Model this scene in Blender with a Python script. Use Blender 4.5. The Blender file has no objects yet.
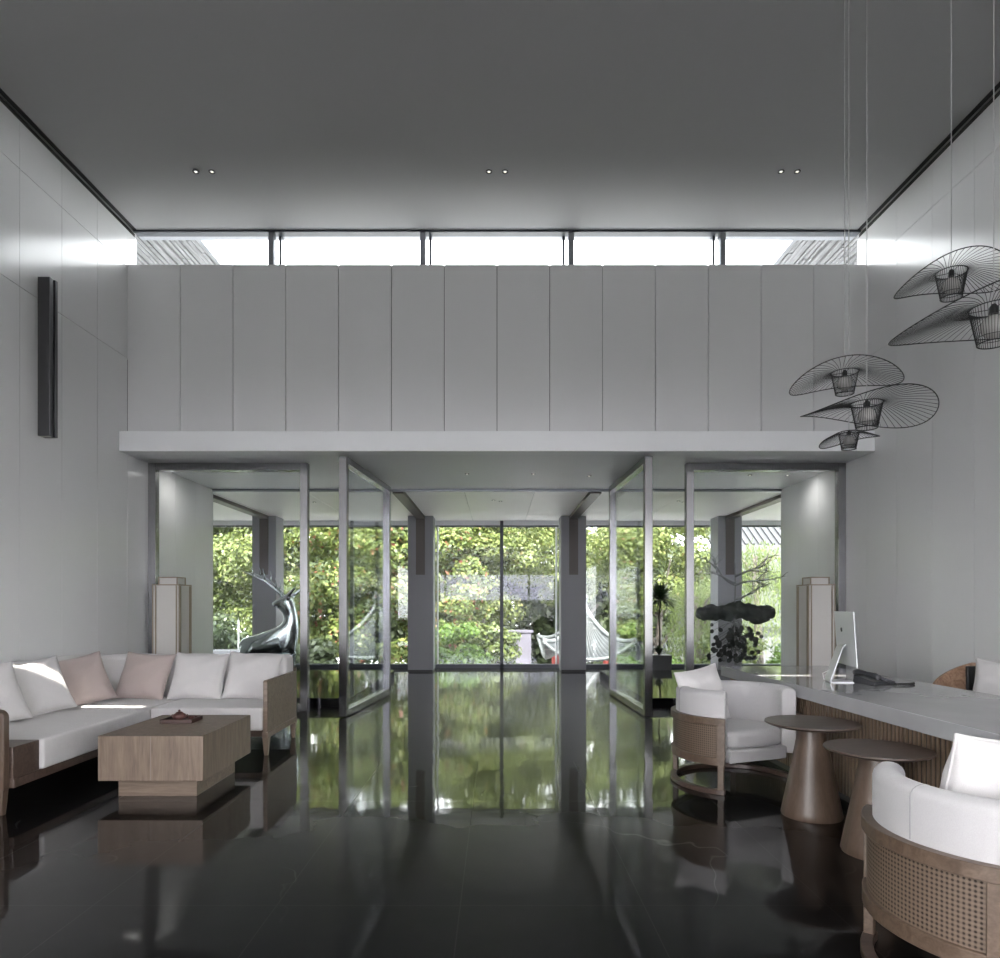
import bpy, bmesh, math, random
import numpy as np
from mathutils import Vector, Matrix

scene = bpy.context.scene
COL = scene.collection
PI = math.pi
R = math.radians

# ------------------------------------------------------------------ camera, sky, sun, exposure
cam_d = bpy.data.cameras.new('camera')
cam = bpy.data.objects.new('camera', cam_d)
COL.objects.link(cam)
cam.location = (0, 0, 1.35)
cam.rotation_euler = (PI / 2, 0, 0)
cam_d.sensor_width = 36.0
cam_d.lens = 24.84
cam_d.shift_x = 0.003
cam_d.shift_y = 0.126
cam_d.clip_end = 300
scene.camera = cam

world = bpy.data.worlds.new('sky')
scene.world = world
world.use_nodes = True
wn = world.node_tree.nodes
wl = world.node_tree.links
bg = wn['Background']
tc = wn.new('ShaderNodeTexCoord')
sp = wn.new('ShaderNodeSeparateXYZ')
wl.new(tc.outputs['Generated'], sp.inputs[0])
rp = wn.new('ShaderNodeValToRGB')
rp.color_ramp.elements[0].position = 0.0
rp.color_ramp.elements[0].color = (0.955, 0.95, 0.955, 1)
rp.color_ramp.elements[1].position = 0.8
rp.color_ramp.elements[1].color = (0.945, 0.945, 0.965, 1)
wl.new(sp.outputs['Z'], rp.inputs[0])
wl.new(rp.outputs[0], bg.inputs['Color'])
bg.inputs['Strength'].default_value = 2.7

sun_d = bpy.data.lights.new('sun', 'SUN')
sun_d.energy = 6.0
sun_d.angle = R(0.6)
sun_d.color = (1.0, 0.95, 0.86)
sun = bpy.data.objects.new('sun', sun_d)
COL.objects.link(sun)
sun.location = (1, -14, 18)
sun.rotation_euler = Vector((-0.04, 1.0, -0.95)).to_track_quat('-Z', 'Y').to_euler()

vs = scene.view_settings
vs.view_transform = 'Standard'
vs.look = 'None'
vs.gamma = 1.0
vs.exposure = 2.6
vs.use_curve_mapping = False
scene.cycles.use_denoising = True
scene.cycles.max_bounces = 14
scene.cycles.diffuse_bounces = 7
scene.cycles.glossy_bounces = 6
scene.cycles.transparent_max_bounces = 24
scene.cycles.transmission_bounces = 8
scene.cycles.caustics_reflective = False
scene.cycles.caustics_refractive = False
scene.cycles.sample_clamp_indirect = 8.0

# ------------------------------------------------------------------ helpers: materials
def mat(name, color, rough=0.5, metal=0.0, spec=0.5, noise=None, bump=None, coat=0.0):
    """noise=(scale, amount, stretch) colour variation; bump=(scale, strength)."""
    m = bpy.data.materials.new(name)
    m.use_nodes = True
    nt = m.node_tree
    b = nt.nodes['Principled BSDF']
    b.inputs['Base Color'].default_value = (*color, 1)
    b.inputs['Roughness'].default_value = rough
    b.inputs['Metallic'].default_value = metal
    b.inputs['Specular IOR Level'].default_value = spec
    b.inputs['Coat Weight'].default_value = coat
    b.inputs['Coat Roughness'].default_value = 0.05
    if noise or bump:
        t = nt.nodes.new('ShaderNodeTexCoord')
    if noise:
        mp = nt.nodes.new('ShaderNodeMapping')
        mp.inputs['Scale'].default_value = noise[2] if len(noise) > 2 else (1, 1, 1)
        nt.links.new(t.outputs['Object'], mp.inputs[0])
        n = nt.nodes.new('ShaderNodeTexNoise')
        n.inputs['Scale'].default_value = noise[0]
        n.inputs['Detail'].default_value = 5
        nt.links.new(mp.outputs[0], n.inputs['Vector'])
        r = nt.nodes.new('ShaderNodeValToRGB')
        a = noise[1]
        r.color_ramp.elements[0].position = 0.3
        r.color_ramp.elements[1].position = 0.7
        r.color_ramp.elements[0].color = (*[c * (1 - a) for c in color], 1)
        r.color_ramp.elements[1].color = (*[min(1, c * (1 + a)) for c in color], 1)
        nt.links.new(n.outputs[0], r.inputs[0])
        nt.links.new(r.outputs[0], b.inputs['Base Color'])
    if bump:
        n2 = nt.nodes.new('ShaderNodeTexNoise')
        n2.inputs['Scale'].default_value = bump[0]
        n2.inputs['Detail'].default_value = 3
        nt.links.new(t.outputs['Object'], n2.inputs['Vector'])
        bm_ = nt.nodes.new('ShaderNodeBump')
        bm_.inputs['Strength'].default_value = bump[1]
        bm_.inputs['Distance'].default_value = 0.01
        nt.links.new(n2.outputs[0], bm_.inputs['Height'])
        nt.links.new(bm_.outputs[0], b.inputs['Normal'])
    return m

def wood(name, c1, c2, axis='Z', rough=0.4, scale=1.0):
    m = bpy.data.materials.new(name)
    m.use_nodes = True
    nt = m.node_tree
    b = nt.nodes['Principled BSDF']
    b.inputs['Roughness'].default_value = rough
    t = nt.nodes.new('ShaderNodeTexCoord')
    mp = nt.nodes.new('ShaderNodeMapping')
    s = {'X': (1.2, 14, 14), 'Y': (14, 1.2, 14), 'Z': (14, 14, 1.2)}[axis]
    mp.inputs['Scale'].default_value = [v * scale for v in s]
    nt.links.new(t.outputs['Object'], mp.inputs[0])
    n = nt.nodes.new('ShaderNodeTexNoise')
    n.inputs['Scale'].default_value = 1.6
    n.inputs['Detail'].default_value = 8
    n.inputs['Distortion'].default_value = 1.4
    nt.links.new(mp.outputs[0], n.inputs['Vector'])
    n3 = nt.nodes.new('ShaderNodeTexNoise')
    n3.inputs['Scale'].default_value = 11
    nt.links.new(mp.outputs[0], n3.inputs['Vector'])
    ad = nt.nodes.new('ShaderNodeMath'); ad.operation = 'MULTIPLY_ADD'
    ad.inputs[1].default_value = 0.35
    nt.links.new(n3.outputs[0], ad.inputs[0])
    nt.links.new(n.outputs[0], ad.inputs[2])
    r = nt.nodes.new('ShaderNodeValToRGB')
    r.color_ramp.elements[0].position = 0.48
    r.color_ramp.elements[1].position = 0.86
    r.color_ramp.elements[0].color = (*c1, 1)
    r.color_ramp.elements[1].color = (*c2, 1)
    nt.links.new(ad.outputs[0], r.inputs[0])
    nt.links.new(r.outputs[0], b.inputs['Base Color'])
    return m

def fabric(name, color, scale=420, var=0.06):
    m = mat(name, color, rough=0.9, spec=0.2)
    nt = m.node_tree
    b = nt.nodes['Principled BSDF']
    b.inputs['Sheen Weight'].default_value = 0.25
    t = nt.nodes.new('ShaderNodeTexCoord')
    n = nt.nodes.new('ShaderNodeTexNoise'); n.inputs['Scale'].default_value = scale
    n2 = nt.nodes.new('ShaderNodeTexNoise'); n2.inputs['Scale'].default_value = 9; n2.inputs['Detail'].default_value = 3
    nt.links.new(t.outputs['Object'], n.inputs['Vector'])
    nt.links.new(t.outputs['Object'], n2.inputs['Vector'])
    r = nt.nodes.new('ShaderNodeValToRGB')
    r.color_ramp.elements[0].position = 0.3; r.color_ramp.elements[1].position = 0.7
    r.color_ramp.elements[0].color = (*[c * (1 - var) for c in color], 1)
    r.color_ramp.elements[1].color = (*[min(1, c * (1 + var)) for c in color], 1)
    nt.links.new(n.outputs[0], r.inputs[0])
    nt.links.new(r.outputs[0], b.inputs['Base Color'])
    mx = nt.nodes.new('ShaderNodeMath'); mx.operation = 'MULTIPLY_ADD'; mx.inputs[1].default_value = 0.15
    nt.links.new(n.outputs[0], mx.inputs[0]); nt.links.new(n2.outputs[0], mx.inputs[2])
    bp = nt.nodes.new('ShaderNodeBump'); bp.inputs['Strength'].default_value = 0.35; bp.inputs['Distance'].default_value = 0.02
    nt.links.new(mx.outputs[0], bp.inputs['Height'])
    nt.links.new(bp.outputs[0], b.inputs['Normal'])
    return m

def glass_mat(name, tint=(0.98, 0.988, 0.985), ior=1.5, rough=0.0, refl=0.6):
    m = bpy.data.materials.new(name)
    m.use_nodes = True
    nt = m.node_tree
    nt.nodes.remove(nt.nodes['Principled BSDF'])
    out = nt.nodes['Material Output']
    tr = nt.nodes.new('ShaderNodeBsdfTransparent'); tr.inputs[0].default_value = (*tint, 1)
    gl = nt.nodes.new('ShaderNodeBsdfGlossy'); gl.inputs['Roughness'].default_value = rough
    gl.inputs[0].default_value = (0.9, 0.92, 0.95, 1)
    fr = nt.nodes.new('ShaderNodeFresnel'); fr.inputs[0].default_value = ior
    mx = nt.nodes.new('ShaderNodeMixShader')
    ml = nt.nodes.new('ShaderNodeMath'); ml.operation = 'MULTIPLY'; ml.inputs[1].default_value = refl
    nt.links.new(fr.outputs[0], ml.inputs[0]); nt.links.new(ml.outputs[0], mx.inputs[0])
    nt.links.new(tr.outputs[0], mx.inputs[1]); nt.links.new(gl.outputs[0], mx.inputs[2])
    nt.links.new(mx.outputs[0], out.inputs[0])
    return m

def leaf_mat(name, colors, trans=0.45):
    """colours picked per leaf (random per island)."""
    m = bpy.data.materials.new(name)
    m.use_nodes = True
    nt = m.node_tree
    nt.nodes.remove(nt.nodes['Principled BSDF'])
    out = nt.nodes['Material Output']
    g = nt.nodes.new('ShaderNodeNewGeometry')
    r = nt.nodes.new('ShaderNodeValToRGB')
    r.color_ramp.interpolation = 'LINEAR'
    els = r.color_ramp.elements
    colors = [(p, tuple(v * 0.46 for v in c)) for p, c in colors]
    for i, (p, c) in enumerate(colors):
        e = els[i] if i < 2 else els.new(p)
        e.position = p; e.color = (*c, 1)
    nt.links.new(g.outputs['Random Per Island'], r.inputs[0])
    d = nt.nodes.new('ShaderNodeBsdfPrincipled'); d.inputs['Roughness'].default_value = 0.45
    d.inputs['Specular IOR Level'].default_value = 0.35
    t = nt.nodes.new('ShaderNodeBsdfTranslucent')
    nt.links.new(r.outputs[0], d.inputs['Base Color']); nt.links.new(r.outputs[0], t.inputs[0])
    mx = nt.nodes.new('ShaderNodeMixShader'); mx.inputs[0].default_value = trans
    nt.links.new(d.outputs[0], mx.inputs[1]); nt.links.new(t.outputs[0], mx.inputs[2])
    nt.links.new(mx.outputs[0], out.inputs[0])
    return m

def emit_mat(name, color, strength):
    m = bpy.data.materials.new(name); m.use_nodes = True
    b = m.node_tree.nodes['Principled BSDF']
    b.inputs['Base Color'].default_value = (*color, 1)
    b.inputs['Emission Color'].default_value = (*color, 1)
    b.inputs['Emission Strength'].default_value = strength
    return m

M = {}
M['panel'] = mat('satin_grey_panel', (0.74, 0.74, 0.745), rough=0.19, spec=0.32, bump=(1.1, 0.06))
M['panel_front'] = mat('matt_grey_panel', (0.70, 0.70, 0.705), rough=0.42)
M['groove'] = mat('dark_joint', (0.03, 0.03, 0.03), rough=0.8)
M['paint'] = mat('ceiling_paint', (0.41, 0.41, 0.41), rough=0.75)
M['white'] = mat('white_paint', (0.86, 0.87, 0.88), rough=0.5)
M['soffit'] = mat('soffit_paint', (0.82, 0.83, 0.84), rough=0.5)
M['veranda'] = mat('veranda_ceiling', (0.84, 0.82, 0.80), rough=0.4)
M['steel'] = mat('brushed_steel', (0.25, 0.25, 0.255), rough=0.24, metal=1.0, noise=(6, 0.12, (30, 30, 1)))
M['dark_frame'] = mat('anthracite_frame', (0.035, 0.042, 0.055), rough=0.4)
M['alu'] = mat('grey_aluminium', (0.25, 0.26, 0.28), rough=0.4, metal=0.6)
M['glass'] = glass_mat('clear_glass', ior=1.4, refl=0.5)
M['glass_far'] = glass_mat('clear_glass_outer', tint=(0.95, 0.97, 0.97))
M['glass_dark'] = glass_mat('solar_glass', tint=(0.80, 0.79, 0.86))
M['glass_tint'] = glass_mat('grey_tinted_glass', tint=(0.93, 0.95, 0.95))
M['column'] = mat('grey_column', (0.26, 0.26, 0.28), rough=0.5)
M['bronze'] = mat('dark_bronze_wood', (0.075, 0.06, 0.05), rough=0.4)
M['black_stone'] = mat('black_stone', (0.006, 0.006, 0.007), rough=0.06)
M['sconce'] = mat('gunmetal', (0.10, 0.10, 0.105), rough=0.35, metal=0.8)
M['oak'] = wood('light_walnut', (0.125, 0.090, 0.066), (0.205, 0.153, 0.115), 'Z', 0.42)
M['oak_side'] = wood('light_walnut_horizontal', (0.125, 0.090, 0.066), (0.205, 0.153, 0.115), 'X', 0.42)
M['walnut'] = wood('walnut', (0.055, 0.036, 0.028), (0.095, 0.065, 0.052), 'X', 0.4)
M['walnut_v'] = wood('walnut_upright', (0.078, 0.051, 0.036), (0.115, 0.079, 0.058), 'Z', 0.38)
M['chair_wood'] = wood('chair_walnut', (0.075, 0.049, 0.033), (0.125, 0.086, 0.060), 'X', 0.4)
M['sofa_fab'] = fabric('off_white_linen', (0.56, 0.545, 0.54))
M['chair_fab'] = fabric('pale_grey_linen', (0.46, 0.45, 0.452))
M['pillow_white'] = fabric('white_cushion_linen', (0.56, 0.545, 0.54))
M['pillow_mauve'] = fabric('dusty_pink_linen', (0.40, 0.335, 0.315))
M['counter'] = mat('grey_polished_stone', (0.38, 0.38, 0.39), rough=0.09, noise=(3, 0.06))
M['slat'] = mat('slat_wood', (0.19, 0.135, 0.092), rough=0.45, noise=(3, 0.12))
M['black'] = mat('black_plastic', (0.012, 0.012, 0.013), rough=0.4)
M['phone'] = mat('charcoal_plastic', (0.035, 0.036, 0.04), rough=0.3)
M['silver'] = mat('silver_aluminium', (0.60, 0.61, 0.62), rough=0.35, metal=0.25)
M['screen'] = mat('black_screen', (0.01, 0.01, 0.01), rough=0.05)
M['brass'] = mat('bronze_trim', (0.30, 0.25, 0.19), rough=0.4, metal=0.5)
M['frost'] = mat('frosted_lantern_panel', (0.60, 0.58, 0.55), rough=0.55)
M['wire'] = mat('black_wire', (0.010, 0.010, 0.011), rough=0.5)
M['cord'] = mat('pale_cord', (0.55, 0.55, 0.55), rough=0.5)
M['globe'] = mat('smoked_globe', (0.45, 0.44, 0.42), rough=0.25)
M['tray'] = wood('dark_tray_wood', (0.035, 0.016, 0.013), (0.06, 0.03, 0.024), 'X', 0.35)
M['clay'] = mat('red_clay', (0.075, 0.030, 0.026), rough=0.4)
M['chrome'] = mat('mirror_steel', (0.58, 0.65, 0.66), rough=0.20, metal=1.0)
M['bark'] = mat('bark', (0.055, 0.045, 0.038), rough=0.9, noise=(9, 0.4, (1, 1, .2)))
M['grey_branch'] = mat('grey_branch', (0.16, 0.16, 0.165), rough=0.6)
M['moss'] = mat('dark_moss', (0.010, 0.017, 0.008), rough=1.0, noise=(35, 0.55), bump=(60, 1.0), spec=0.1)
M['dark_leaf'] = mat('charcoal_leaf', (0.015, 0.018, 0.017), rough=0.5)
M['planter'] = mat('slate_planter', (0.06, 0.06, 0.065), rough=0.5)
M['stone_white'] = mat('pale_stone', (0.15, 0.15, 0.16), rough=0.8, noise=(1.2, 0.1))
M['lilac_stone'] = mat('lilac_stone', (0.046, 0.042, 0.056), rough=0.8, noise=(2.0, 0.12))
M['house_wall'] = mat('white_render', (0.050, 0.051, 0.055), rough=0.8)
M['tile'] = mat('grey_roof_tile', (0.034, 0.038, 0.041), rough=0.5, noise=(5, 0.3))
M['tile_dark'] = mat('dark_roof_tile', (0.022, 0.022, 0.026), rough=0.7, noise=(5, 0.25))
M['dim_ground'] = mat('dark_dimming_ground', (0.05, 0.055, 0.045), rough=1.0, noise=(2, .4))
M['bounce_roof'] = mat('pale_bounce_roof', (0.42, 0.42, 0.43), rough=0.9, noise=(30, 0.2))
M['bounce_ground'] = mat('pale_bounce_ground', (0.72, 0.72, 0.70), rough=1.0, noise=(2, 0.1))
M['deck'] = mat('stone_terrace', (0.72, 0.72, 0.72), rough=0.7, noise=(3, 0.15))
M['eave'] = mat('silvered_timber', (0.22, 0.22, 0.225), rough=0.8, noise=(7, 0.35, (6, .4, 6)))
M['red_paint'] = mat('red_timber', (0.30, 0.04, 0.03), rough=0.6)
M['leaf_yellow'] = leaf_mat('yellow_green_leaf', [(0.0, (0.14, 0.19, 0.06)), (1.0, (0.36, 0.28, 0.12)), (0.45, (0.22, 0.28, 0.08)), (0.96, (0.31, 0.36, 0.11))])
M['leaf_mid'] = leaf_mat('mid_green_leaf', [(0.0, (0.07, 0.11, 0.03)), (1.0, (0.24, 0.29, 0.08)), (0.5, (0.14, 0.19, 0.05))])
M['leaf_dark'] = leaf_mat('dark_green_leaf', [(0.0, (0.05, 0.075, 0.035)), (1.0, (0.13, 0.17, 0.07))], 0.3)
M['leaf_red'] = leaf_mat('red_tipped_leaf', [(0.0, (0.12, 0.18, 0.05)), (1.0, (0.46, 0.12, 0.09)), (0.5, (0.22, 0.29, 0.07)), (0.92, (0.31, 0.35, 0.09)), (0.97, (0.40, 0.18, 0.11))])
M['leaf_bright'] = leaf_mat('fresh_green_leaf', [(0.0, (0.08, 0.16, 0.025)), (1.0, (0.22, 0.36, 0.06))], 0.5)
M['leaf_willow'] = leaf_mat('willow_leaf', [(0.0, (0.12, 0.18, 0.04)), (1.0, (0.27, 0.34, 0.10))], 0.5)
M['leaf_dracaena'] = leaf_mat('deep_green_blade', [(0.0, (0.03, 0.06, 0.03)), (1.0, (0.09, 0.15, 0.06))], 0.15)

# black polished stone floor: tiles with hairline joints and a few white veins
def floor_mat():
    m = bpy.data.materials.new('black_polished_marble'); m.use_nodes = True
    nt = m.node_tree; L = nt.links
    b = nt.nodes['Principled BSDF']
    b.inputs['Roughness'].default_value = 0.32
    b.inputs['Specular IOR Level'].default_value = 0.04
    b.inputs['Coat Weight'].default_value = 1.0
    b.inputs['Coat Roughness'].default_value = 0.05
    b.inputs['Coat IOR'].default_value = 1.33
    t = nt.nodes.new('ShaderNodeTexCoord')
    mp = nt.nodes.new('ShaderNodeMapping'); mp.inputs['Location'].default_value = (0.165, 0.2, 0)
    L.new(t.outputs['Object'], mp.inputs[0])
    br = nt.nodes.new('ShaderNodeTexBrick')
    br.offset = 0.0; br.squash = 1.0
    br.inputs['Scale'].default_value = 1.0
    br.inputs['Brick Width'].default_value = 0.825; br.inputs['Row Height'].default_value = 1.65
    br.inputs['Mortar Size'].default_value = 0.0022; br.inputs['Mortar Smooth'].default_value = 0.0
    br.inputs['Color1'].default_value = (0, 0, 0, 1); br.inputs['Color2'].default_value = (0, 0, 0, 1)
    br.inputs['Mortar'].default_value = (1, 1, 1, 1)
    L.new(mp.outputs[0], br.inputs['Vector'])
    n = nt.nodes.new('ShaderNodeTexNoise'); n.inputs['Scale'].default_value = 1.3; n.inputs['Detail'].default_value = 8
    L.new(t.outputs['Object'], n.inputs['Vector'])
    r = nt.nodes.new('ShaderNodeValToRGB')
    r.color_ramp.elements[0].color = (0.002, 0.002, 0.0022, 1); r.color_ramp.elements[1].color = (0.008, 0.008, 0.0085, 1)
    L.new(n.outputs[0], r.inputs[0])
    # veins: thin level set of a distorted noise, only where a second noise is high
    v = nt.nodes.new('ShaderNodeTexNoise'); v.inputs['Scale'].default_value = 0.55; v.inputs['Detail'].default_value = 4; v.inputs['Distortion'].default_value = 0.5
    mpv = nt.nodes.new('ShaderNodeMapping'); mpv.inputs['Location'].default_value = (3.1, 1.7, 0)
    L.new(t.outputs['Object'], mpv.inputs[0]); L.new(mpv.outputs[0], v.inputs['Vector'])
    vr = nt.nodes.new('ShaderNodeValToRGB')
    e = vr.color_ramp.elements
    e[0].position = 0.4965; e[0].color = (0, 0, 0, 1); e[1].position = 0.5; e[1].color = (1, 1, 1, 1)
    e2 = e.new(0.5035); e2.color = (0, 0, 0, 1)
    L.new(v.outputs[0], vr.inputs[0])
    g = nt.nodes.new('ShaderNodeTexNoise'); g.inputs['Scale'].default_value = 0.8; g.inputs['Detail'].default_value = 4
    L.new(mpv.outputs[0], g.inputs['Vector'])
    gr = nt.nodes.new('ShaderNodeValToRGB')
    gr.color_ramp.elements[0].position = 0.56; gr.color_ramp.elements[1].position = 0.68
    L.new(g.outputs[0], gr.inputs[0])
    mv = nt.nodes.new('ShaderNodeMath'); mv.operation = 'MULTIPLY'
    L.new(vr.outputs[0], mv.inputs[0]); L.new(gr.outputs[0], mv.inputs[1])
    m1 = nt.nodes.new('ShaderNodeMix'); m1.data_type = 'RGBA'
    L.new(mv.outputs[0], m1.inputs['Factor']); L.new(r.outputs[0], m1.inputs['A']); m1.inputs['B'].default_value = (0.07, 0.07, 0.07, 1)
    m2 = nt.nodes.new('ShaderNodeMix'); m2.data_type = 'RGBA'
    mm = nt.nodes.new('ShaderNodeMath'); mm.operation = 'MULTIPLY'; mm.inputs[1].default_value = 0.28
    L.new(br.outputs['Color'], mm.inputs[0])
    L.new(mm.outputs[0], m2.inputs['Factor']); L.new(m1.outputs['Result'], m2.inputs['A']); m2.inputs['B'].default_value = (0.06, 0.06, 0.06, 1)
    L.new(m2.outputs['Result'], b.inputs['Base Color'])
    # slight polish waviness
    w = nt.nodes.new('ShaderNodeTexNoise'); w.inputs['Scale'].default_value = 2.2; w.inputs['Detail'].default_value = 2
    L.new(t.outputs['Object'], w.inputs['Vector'])
    bp = nt.nodes.new('ShaderNodeBump'); bp.inputs['Strength'].default_value = 0.10; bp.inputs['Distance'].default_value = 0.02
    L.new(w.outputs[0], bp.inputs['Height']); L.new(bp.outputs[0], b.inputs['Normal']); L.new(bp.outputs[0], b.inputs['Coat Normal'])
    return m
M['floor'] = floor_mat()

# woven cane: open holes through the strands (needs UV in metres)
def cane_mat():
    m = bpy.data.materials.new('woven_cane'); m.use_nodes = True
    nt = m.node_tree; L = nt.links
    b = nt.nodes['Principled BSDF']; out = nt.nodes['Material Output']
    b.inputs['Roughness'].default_value = 0.5
    uv = nt.nodes.new('ShaderNodeUVMap')
    sx = nt.nodes.new('ShaderNodeSeparateXYZ'); L.new(uv.outputs[0], sx.inputs[0])
    def wave(sock, period):
        a = nt.nodes.new('ShaderNodeMath'); a.operation = 'MULTIPLY'; a.inputs[1].default_value = 2 * PI / period
        L.new(sock, a.inputs[0])
        s = nt.nodes.new('ShaderNodeMath'); s.operation = 'COSINE'; L.new(a.outputs[0], s.inputs[0])
        return s.outputs[0]
    cx = wave(sx.outputs[0], 0.016); cy = wave(sx.outputs[1], 0.016)
    ad = nt.nodes.new('ShaderNodeMath'); ad.operation = 'ADD'; L.new(cx, ad.inputs[0]); L.new(cy, ad.inputs[1])
    gt = nt.nodes.new('ShaderNodeMath'); gt.operation = 'GREATER_THAN'; gt.inputs[1].default_value = 0.95; L.new(ad.outputs[0], gt.inputs[0])
    r = nt.nodes.new('ShaderNodeValToRGB')
    r.color_ramp.elements[0].color = (0.17, 0.125, 0.09, 1); r.color_ramp.elements[1].color = (0.09, 0.06, 0.042, 1)
    mpn = nt.nodes.new('ShaderNodeMath'); mpn.operation = 'MULTIPLY_ADD'; mpn.inputs[1].default_value = 0.25; mpn.inputs[2].default_value = 0.5
    L.new(ad.outputs[0], mpn.inputs[0]); L.new(mpn.outputs[0], r.inputs[0])
    L.new(r.outputs[0], b.inputs['Base Color'])
    tr = nt.nodes.new('ShaderNodeBsdfTransparent')
    mx = nt.nodes.new('ShaderNodeMixShader')
    L.new(gt.outputs[0], mx.inputs[0]); L.new(b.outputs[0], mx.inputs[1]); L.new(tr.outputs[0], mx.inputs[2])
    L.new(mx.outputs[0], out.inputs[0])
    return m
M['cane'] = cane_mat()

# ------------------------------------------------------------------ helpers: meshes
class MB:
    def __init__(self):
        self.v = []; self.f = []; self.mi = []; self.uv = None
    def add(self, vs_, fs_, mi=0):
        o = len(self.v)
        self.v.extend([tuple(p) for p in vs_])
        for f in fs_:
            self.f.append(tuple(i + o for i in f)); self.mi.append(mi)
        return self
    def box(self, x0, x1, y0, y1, z0, z1, mi=0):
        return self.add([(x0, y0, z0), (x1, y0, z0), (x1, y1, z0), (x0, y1, z0), (x0, y0, z1), (x1, y0, z1), (x1, y1, z1), (x0, y1, z1)],
                        [(0, 3, 2, 1), (4, 5, 6, 7), (0, 1, 5, 4), (1, 2, 6, 5), (2, 3, 7, 6), (3, 0, 4, 7)], mi)
    def prism(self, poly, z0, z1, mi=0):
        n = len(poly)
        vs_ = [(p[0], p[1], z0) for p in poly] + [(p[0], p[1], z1) for p in poly]
        fs_ = [tuple(range(n - 1, -1, -1)), tuple(range(n, 2 * n))]
        fs_ += [(i, (i + 1) % n, n + (i + 1) % n, n + i) for i in range(n)]
        return self.add(vs_, fs_, mi)
    def lathe(self, prof, n=32, c=(0, 0), mi=0, cap=True):
        vs_ = []; fs_ = []
        k = len(prof)
        for r, z in prof:
            for i in range(n):
                a = 2 * PI * i / n
                vs_.append((c[0] + r * math.cos(a), c[1] + r * math.sin(a), z))
        for j in range(k - 1):
            for i in range(n):
                i2 = (i + 1) % n
                fs_.append((j * n + i, j * n + i2, (j + 1) * n + i2, (j + 1) * n + i))
        if cap:
            fs_.append(tuple(range(n - 1, -1, -1))); fs_.append(tuple((k - 1) * n + i for i in range(n)))
        return self.add(vs_, fs_, mi)
    def tube(self, pts, r, n=6, closed=False, mi=0):
        pts = [Vector(p) for p in pts]
        k = len(pts)
        rr = r if isinstance(r, (list, tuple)) else [r] * k
        vs_ = []; fs_ = []
        up = None
        for i, p in enumerate(pts):
            if closed: t = pts[(i + 1) % k] - pts[i - 1]
            else: t = pts[min(i + 1, k - 1)] - pts[max(i - 1, 0)]
            t.normalize()
            if up is None:
                up = Vector((0, 0, 1)) if abs(t.z) < 0.9 else Vector((1, 0, 0))
            a = t.cross(up)
            if a.length < 1e-5: a = t.orthogonal()
            a.normalize(); b = a.cross(t); b.normalize(); up = b
            for j in range(n):
                an = 2 * PI * j / n
                vs_.append(p + a * (rr[i] * math.cos(an)) + b * (rr[i] * math.sin(an)))
        segs = k if closed else k - 1
        for i in range(segs):
            i2 = (i + 1) % k
            for j in range(n):
                j2 = (j + 1) % n
                fs_.append((i * n + j, i2 * n + j, i2 * n + j2, i * n + j2))
        if not closed:
            fs_.append(tuple(range(n))); fs_.append(tuple((k - 1) * n + j for j in range(n - 1, -1, -1)))
        return self.add(vs_, fs_, mi)
    def sweep(self, path, prof, closed_prof=True, mi=0, cap=True):
        """path: list of (x, y, nx, ny); prof: list of (d, z) with d along the normal."""
        k = len(path); n = len(prof)
        vs_ = [(x + nx * d, y + ny * d, z) for (x, y, nx, ny) in path for (d, z) in prof]
        fs_ = []
        for i in range(k - 1):
            for j in range(n if closed_prof else n - 1):
                j2 = (j + 1) % n
                fs_.append((i * n + j, (i + 1) * n + j, (i + 1) * n + j2, i * n + j2))
        if cap and closed_prof:
            fs_.append(tuple(range(n))); fs_.append(tuple((k - 1) * n + j for j in range(n - 1, -1, -1)))
        return self.add(vs_, fs_, mi)
    def sphere(self, c, r, nu=16, nv=10, mi=0):
        if not isinstance(r, (list, tuple)): r = (r, r, r)
        vs_ = [(c[0], c[1], c[2] - r[2])]
        for j in range(1, nv):
            p = -PI / 2 + PI * j / nv
            for i in range(nu):
                a = 2 * PI * i / nu
                vs_.append((c[0] + r[0] * math.cos(p) * math.cos(a), c[1] + r[1] * math.cos(p) * math.sin(a), c[2] + r[2] * math.sin(p)))
        vs_.append((c[0], c[1], c[2] + r[2]))
        fs_ = [(0, 1 + (i + 1) % nu, 1 + i) for i in range(nu)]
        for j in range(nv - 2):
            for i in range(nu):
                i2 = (i + 1) % nu
                fs_.append((1 + j * nu + i, 1 + j * nu + i2, 1 + (j + 1) * nu + i2, 1 + (j + 1) * nu + i))
        t = len(vs_) - 1
        fs_ += [(t, 1 + (nv - 2) * nu + i, 1 + (nv - 2) * nu + (i + 1) % nu) for i in range(nu)]
        return self.add(vs_, fs_, mi)
    def build(self, name, mats, parent=None, smooth=None, bevel=0.0, bseg=2, subsurf=0, fix=True):
        me = bpy.data.meshes.new(name)
        me.from_pydata(self.v, [], self.f)
        if not isinstance(mats, (list, tuple)): mats = [mats]
        for m in mats: me.materials.append(m)
        if len(mats) > 1: me.polygons.foreach_set('material_index', self.mi)
        if fix:
            bm = bmesh.new(); bm.from_mesh(me); bmesh.ops.recalc_face_normals(bm, faces=bm.faces); bm.to_mesh(me); bm.free()
        me.update()
        o = bpy.data.objects.new(name, me)
        COL.objects.link(o)
        if parent is not None: o.parent = parent
        if bevel > 0:
            md = o.modifiers.new('bevel', 'BEVEL'); md.width = bevel; md.segments = bseg; md.limit_method = 'ANGLE'; md.angle_limit = R(35)
        if subsurf:
            md = o.modifiers.new('subsurf', 'SUBSURF'); md.levels = subsurf; md.render_levels = subsurf
        if smooth or subsurf or bevel > 0:
            me.polygons.foreach_set('use_smooth', [True] * len(me.polygons))
            if smooth != 'all' and not subsurf:
                me.set_sharp_from_angle(angle=R(smooth if isinstance(smooth, (int, float)) and smooth > 1 else 35))
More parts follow.
